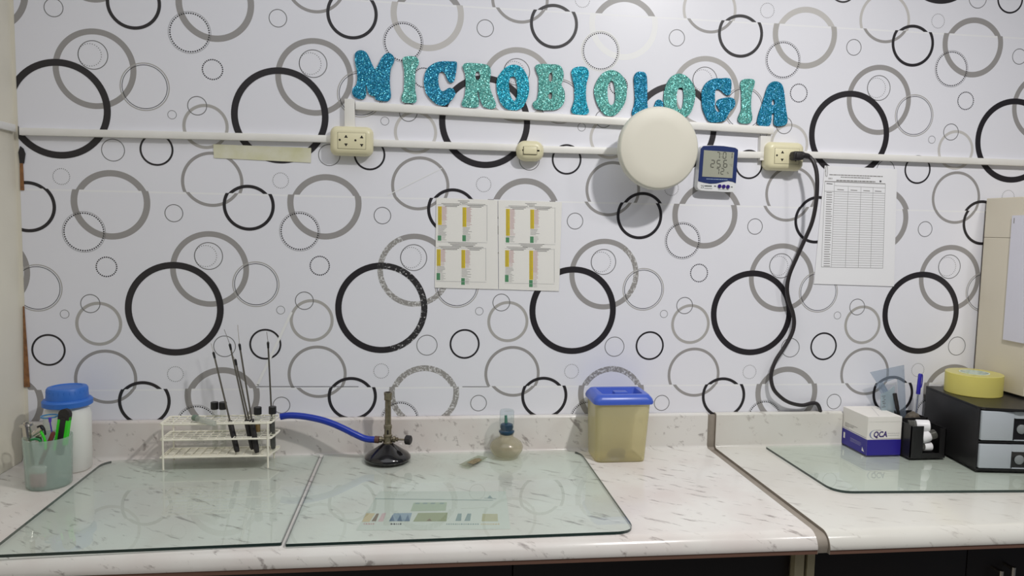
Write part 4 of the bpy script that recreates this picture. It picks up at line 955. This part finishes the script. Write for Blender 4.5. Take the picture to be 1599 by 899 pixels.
# ================================================================== RIGHT SIDE: DRAWERS, TAPE, BOX, BIN
g = .9063
fl = Vector((1.466, 1.717, 0)); ang = math.radians(-8.2)
MX = Matrix.Translation((fl.x, fl.y, 0)) @ Matrix.Rotation(ang, 4, 'Z')
W, Dp, ZT = .232, .262, 1.077
def lb(b, x0, x1, y0, y1, z0, z1, bev=0.0): return b.box(x0, x1, y0, y1, z0, z1, bev, mx=MX)
T = Thing('desk_drawer_unit', 'black two-drawer desk organiser carrying the tape roll', 'drawer unit', MX @ Vector((W/2, Dp/2, g)))
b = MB().use('blackp'); lb(b, 0, .003, .004, Dp, g, ZT-.004); lb(b, W-.003, W, .004, Dp, g, ZT-.004); lb(b, .003, W-.003, Dp-.003, Dp, g, ZT-.004); lb(b, 0, W, .002, Dp, g, g+.006)
lb(b, .003, W-.003, .004, Dp-.003, .9815, .9865)
t = MB().use('blackp'); top = [(0.0, .012), (.012, 0.0), (.10, -.012), (W-.012, -.004), (W, .008), (W, Dp), (0, Dp)]
t.prism([MX @ Vector((x, y_, ZT-.006)) for x, y_ in top], (0, 0, .006))
T.part('shell', b); T.part('top_panel', t, label='black top with bowed front')
for z0, z1 in ((g+.009, .9790), (.9905, ZT-.009)):
    b = MB().use('drawerf')
    hx0, hx1 = .087, .133
    lb(b, .004, hx0, -.004, .006, z0, z1, .0015); lb(b, hx1, W-.004, -.004, .006, z0, z1, .0015); lb(b, hx0, hx1, -.003, .006, z0, z0+.002); lb(b, hx0, hx1, -.003, .006, z1-.018, z1)
    lb(b, .006, .008, .006, Dp-.008, z0, z1-.01); lb(b, W-.008, W-.006, .006, Dp-.008, z0, z1-.01); lb(b, .006, W-.006, .006, Dp-.008, z0, z0+.002)
    d_ = T.part('drawer', b, label='light grey drawer front')
    b = MB().use('blackgloss'); lb(b, hx0+.0005, hx1-.0005, .001, .005, z0+.002, z1-.018)
    lb(b, hx0, hx0+.002, -.005, .003, z0+.002, z1-.017); lb(b, hx1-.002, hx1, -.005, .003, z0+.002, z1-.017); T.part('handle_recess', b, d_, 'square black recess')
    b = MB().use('knobp'); c = MX @ Vector(((hx0+hx1)/2, .0005, (z0+z1)/2-.008)); q = MX.to_3x3() @ Vector((0, -1, 0)); b.lathe([(.0, .0), (.012, 0), (.0125, .002), (.009, .005), (0, .0065)], c, 24, axis=q); T.part('pull_knob', b, d_, 'round clear knob')

c = Vector((1.580, 1.884, ZT+.0005)); R1, R0, HH = .0725, .0385, .058
T = Thing('tape_roll', 'fat roll of yellow packing tape on top of the black drawers', 'tape roll', c)
b = MB().use('tapey'); b.lathe([(R0, 0), (R1-.001, 0), (R1, .001), (R1, HH-.001), (R1-.001, HH), (R0, HH)], c, 64, close=True); T.part('tape', b, smooth=40)
b = MB().use('tapecore'); b.lathe([(R0-.0035, 0), (R0-.0002, 0), (R0-.0002, HH+.001), (R0-.0035, HH+.001)], c, 48, close=True); co = T.part('cardboard_core', b)
b = MB().use('limelabel'); b.box(c.x+.002, c.x+.018, c.y+.0335, c.y+.0347, c.z+.03, c.z+.05); T.part('label_patch', b, co, 'lime green patch inside the core')

X0b, X1b, Y0b, Y1b, z0, z1 = 1.2475, 1.350, 1.862, 1.985, g, 1.016
T = Thing('carton', 'white and blue QCA carton on the right worktop', 'box', ((X0b+X1b)/2, (Y0b+Y1b)/2, g))
zm = .951
b = MB().use('boxw'); b.box(X0b, X1b, Y0b, Y1b, z0, z1, .0008, 1); bx_ = T.part('carton_body', b, smooth=0)
b = MB().use('boxb'); b.recalc = False
yy = Y0b-.0003; xx = X0b-.0003
b.poly([(X0b, yy, z0), (X1b, yy, z0), (X1b, yy, zm), (X0b, yy, zm)]); b.poly([(xx, Y1b, z0), (xx, Y0b, z0), (xx, Y0b, zm), (xx, Y1b, zm+.002)])
T.part('blue_band', b, bx_, 'deep blue printed band', smooth=0)
b = MB().use('logo'); b.recalc = False; xd = (1, 0, 0)
put_text(b, 'QCA', .0225, (1.2866, yy, .9652), sx=.84, shear=.12, bold=.0008)
b.use('boxb2')
for i in range(14):
    a0, a1 = math.radians(90+i*12.8), math.radians(90+(i+1)*12.8); ox, oz, A_, B_ = 1.272, .9655, .0145, .0125; w_ = .0008+.0036*math.sin(math.pi*(i+.5)/14)
    b.poly([(ox+A_*math.cos(a0), yy, oz+B_*math.sin(a0)), (ox+A_*math.cos(a1), yy, oz+B_*math.sin(a1)), (ox+(A_+w_)*math.cos(a1), yy, oz+(B_+w_*.4)*math.sin(a1)), (ox+(A_+w_)*math.cos(a0), yy, oz+(B_+w_*.4)*math.sin(a0))])
b.use('ink'); b.poly([(1.272, yy, .9772), (1.288, yy, .9772), (1.288, yy, .9784), (1.272, yy, .9784)]); b.poly([(1.272, yy, .9528), (X1b, yy, .9528), (X1b, yy, .9542), (1.272, yy, .9536)])
rnd = random.Random(5)
for zz in (.9685, .9625):
    x = 1.308
    while x < 1.340: L = rnd.uniform(.002, .006); b.poly([(x, yy, zz-.0004), (x+L, yy, zz-.0004), (x+L, yy, zz+.0004), (x, yy, zz+.0004)]); x += L+.001
b.use('inkd')
for k, zz in enumerate((.972, .9685, .965, .9615)):
    y_ = Y1b-.014
    while y_ > Y1b-.075+.014*k: L = rnd.uniform(.003, .009); b.poly([(xx, y_, zz-.0006), (xx, y_-L, zz-.0006), (xx, y_-L, zz+.0006), (xx, y_, zz+.0006)]); y_ -= L+.0015
b.use('boxb'); b.poly([(xx, Y1b, .9555), (xx, Y0b+.006, .954), (xx, Y0b+.006, .955), (xx, Y1b, .9565)])
b.use('boxw'); x2 = xx-.0003
for k, zz in enumerate((.934, .930, .926)):
    y_ = Y1b-.045
    while y_ > Y1b-.095: L = rnd.uniform(.002, .006); b.poly([(x2, y_, zz-.0003), (x2, y_-L, zz-.0003), (x2, y_-L, zz+.0003), (x2, y_, zz+.0003)]); y_ -= L+.0016
b.poly([(x2, Y1b-.010, .925), (x2, Y1b-.018, .925), (x2, Y1b-.018, .942), (x2, Y1b-.010, .942)]); b.poly([(x2, Y0b+.022, .914), (x2, Y0b+.010, .913), (x2, Y0b+.020, .925)])
T.part('carton_print', b, bx_, smooth=0)
b = MB().use('inkf'); b.recalc = False; zt_ = z1+.0003; b.poly([(1.285, 1.872, zt_), (1.286, 1.871, zt_), (1.325, 1.965, zt_), (1.324, 1.966, zt_)]); T.part('lid_flap_line', b, bx_, smooth=0)
b = MB().use('boxw'); b.prism([(X0b+.001, Y0b-.0006, z1-.014), (X1b-.001, Y0b-.0006, z1-.014), (X1b-.001, Y0b-.0006, z1), (X0b+.001, Y0b-.0006, z1)], (0, .0006, 0)); T.part('front_flap', b, bx_, smooth=0)

# organiser pot
T = Thing('pen_holder', 'small black organiser with a slot front between the carton and the drawers', 'holder', (1.41, 1.88, g))
xa, xb, ya, yb2 = 1.3535, 1.4600, 1.826, 1.9760
b = MB().use('blackp'); b.box(xa, xb, ya, yb2, g, g+.003); b.box(xa, xa+.0025, ya, yb2, g+.003, 1.000); b.box(xb-.0025, xb, ya, 1.90, g+.003, .990)
b.box(xa, 1.391, ya, ya+.0025, g+.003, .9975); b.box(1.442, xb, ya, ya+.0025, g+.003, .990); b.box(1.391, 1.442, ya, ya+.0025, g+.003, g+.014); T.part('front_bin', b)
b = MB().use('blackp'); b.box(xa, xb, 1.905, 1.9075, g+.003, 1.000); b.box(xa, xb, yb2-.0025, yb2, g+.003, 1.004); b.box(xb-.0025, xb, 1.905, yb2, g+.003, 1.000); T.part('pen_compartment', b)
IN = 'vials in the black organiser'
def vial(label, c, d, r, L, capL):
    c, d = Vector(c), Vector(d).normalized(); T = Thing('plastic_vial', label, 'vial', c, IN)
    b = MB().use('vial'); b.cyl(c, c+d*L, r*.86, seg=20); T.part('vial_body', b)
    b = MB().use('capw'); b.lathe([(0, 0), (r*.95, 0), (r, .001), (r, capL-.002), (r*.94, capL), (0, capL)], c-d*capL, 28, axis=d); T.part('cap', b, label='white cap')
vial('largest white-capped vial, topmost in the black organiser', (1.392, 1.862, .990), (-1, .4, -.05), .0165, .02, .034)
vial('middle white-capped vial with its body pointing right', (1.421, 1.845, .965), (1, -.05, .30), .0155, .018, .026)
vial('white-capped vial lying lowest in the organiser slot', (1.407, 1.846, .934), (-1, .05, .0), .0125, .020, .022)

# set square, ruler, marker, pen, felt
yy = 1.950
def sheetpoly(T, nm, mk, px, y_, t_=.0018, label=None):
    b = MB().use(mk); b.prism([atY(*p, y_) for p in px], (0, t_, 0)); return T.part(nm, b, label=label, smooth=0)
T = Thing('set_square', 'blue-grey transparent set square standing behind the carton', 'set square', atY(1408, 650, yy))
loops = [[atY(*p, yy) for p in ((1358.5, 581), (1411.5, 569.5), (1415.5, 664), (1409, 659))], [atY(*p, yy) for p in ((1379, 597.5), (1401, 590), (1403.5, 636))]]
b = letter_mesh(loops, yy+.001, yy-.001, 'ruler', 'ruler'); T.part('plate', b, smooth=0)
b = MB().use('p_bd'); b.recalc = False
for k in range(16):
    p = Vector((1410.6+k*.27, 578+k*4.6)); b.poly([atY(p.x-(3 if k % 5 == 0 else 1.6), p.y, yy-.0012), atY(p.x, p.y, yy-.0012), atY(p.x, p.y+.4, yy-.0012), atY(p.x-(3 if k % 5 == 0 else 1.6), p.y+.4, yy-.0012)])
T.part('scale_marks', b, smooth=0)
T = Thing('set_square', 'small bluish clear set square overlapping the larger one', 'set square', atY(1376, 630, 1.942))
loops = [[atY(*p, 1.942) for p in ((1366.5, 600.5), (1378, 596), (1388, 612), (1386, 648), (1374, 640), (1376, 614))]]
b = letter_mesh(loops, 1.943, 1.941, 'ruler', 'ruler'); T.part('plate', b, smooth=0)
T = Thing('plastic_ruler', 'whitish clear ruler standing between the set squares', 'ruler', atY(1388, 640, 1.930))
sheetpoly(T, 'blade', 'rulerw', ((1375, 616), (1386, 611), (1397, 602), (1396, 655), (1378, 655)), 1.930)
b = MB().use('inkd'); b.recalc = False
for k in range(7): b.poly([atY(1377+(k % 3)*1.5, 618+k*2.8, 1.9296), atY(1383-(k % 2)*1.5, 617.5+k*2.8, 1.9296), atY(1383-(k % 2)*1.5, 618.4+k*2.8, 1.9296), atY(1377+(k % 3)*1.5, 619+k*2.8, 1.9296)])
T.part('printed_scale', b, smooth=0)
T = Thing('marker_pen', 'black marker leaning in the organiser in front of the clear ruler', 'marker', atY(1406, 655, 1.918))
a = atY(1397, 614, 1.926); c = atY(1407, 668, 1.916); m_ = a.lerp(c, .45)
b = MB().use('blackr'); b.cyl(a, m_, .0055, seg=14); T.part('cap', b); b = MB().use('blackp'); b.cyl(m_, c, .0043, seg=14); T.part('barrel', b)
T = Thing('ballpoint_pen', 'blue capped ballpoint pen standing against the black drawers', 'pen', atY(1427, 670, 1.925))
a = atY(1437, 583, 1.932); c = atY(1427.5, 672, 1.925); m_ = a.lerp(c, .36); d = (c-a).normalized()
b = MB().use('pen'); b.sweep([a, a+d*.004, m_-d*.001, m_], [.0035, .0052, .0058, .0056], 14)
T.part('cap', b); b = MB().use('pen'); s_ = Vector((1, 0, 0)); b.sweep([a+d*.002+s_*.003, a+d*.006+s_*.008, a+d*.03+s_*.009, a+d*.042+s_*.007], .0013, 8, 4); T.part('clip', b)
b = MB().use('clearp'); b.cyl(m_, c, .0042, .0040, seg=14); bb = T.part('barrel', b); b = MB().use('pend'); b.cyl(m_+d*.001, c-d*.002, .0014, seg=8); T.part('ink_tube', b, bb)
c = atY(1425, 654, 1.930)
b = MB().use('felt'); t = bmesh.new(); bmesh.ops.create_icosphere(t, subdivisions=3, radius=1); rnd = random.Random(9)
for v in t.verts: k = 1+.10*math.sin(7*v.co.x+2)*math.cos(6*v.co.z)+rnd.uniform(-.03, .03); v.co = Vector((v.co.x*.023*k, v.co.y*.014*k, v.co.z*.022*k))
b._merge(t, Matrix.Translation(c))
solo('felt_pad', 'brown-grey fuzzy lump in the back of the black organiser', 'pad', b, c)

# ================================================================== WALL CUPBOARD AND ITS PAPER
T = Thing('wall_cupboard', 'beige board cupboard with a fine seam at the right edge', 'cupboard', (1.80, 1.85, 1.084))
xc = 1.664
b = MB().use('cupb'); b.box(xc, 2.25, 1.80, 1.985, 1.084, 1.5215, .001, 1); T.part('lower_carcass', b, smooth=0)
b = MB().use('cupb'); b.box(xc, 2.25, 1.80, 1.985, 1.5225, 1.637, .001, 1); T.part('upper_carcass', b, smooth=0)
b = MB().use('seamd'); b.box(xc+.004, 2.24, 1.806, 1.984, 1.5213, 1.5227); b.box(xc+.01, 2.24, 1.985, 1.9985, 1.085, 1.60); T.part('seam_gap', b, smooth=0)
T = Thing('paper_sheet', 'lilac-white paper sheet hung on the side of the beige cupboard', 'paper sheet', (xc, 1.8, 1.4))
b = MB().use('sheet3'); b.prism([(xc-.0065, 1.879, 1.585), (xc-.0065, 1.879, 1.232), (xc-.0065, 1.806, 1.232), (xc-.0065, 1.806, 1.586)], (.0060, 0, 0)); T.part('sheets', b, smooth=0)
b = MB().use('ink'); b.recalc = False; b.poly([(xc-.0068, 1.872, 1.578), (xc-.0068, 1.869, 1.578), (xc-.0068, 1.869, 1.563), (xc-.0068, 1.872, 1.563)]); T.part('small_mark', b, smooth=0)
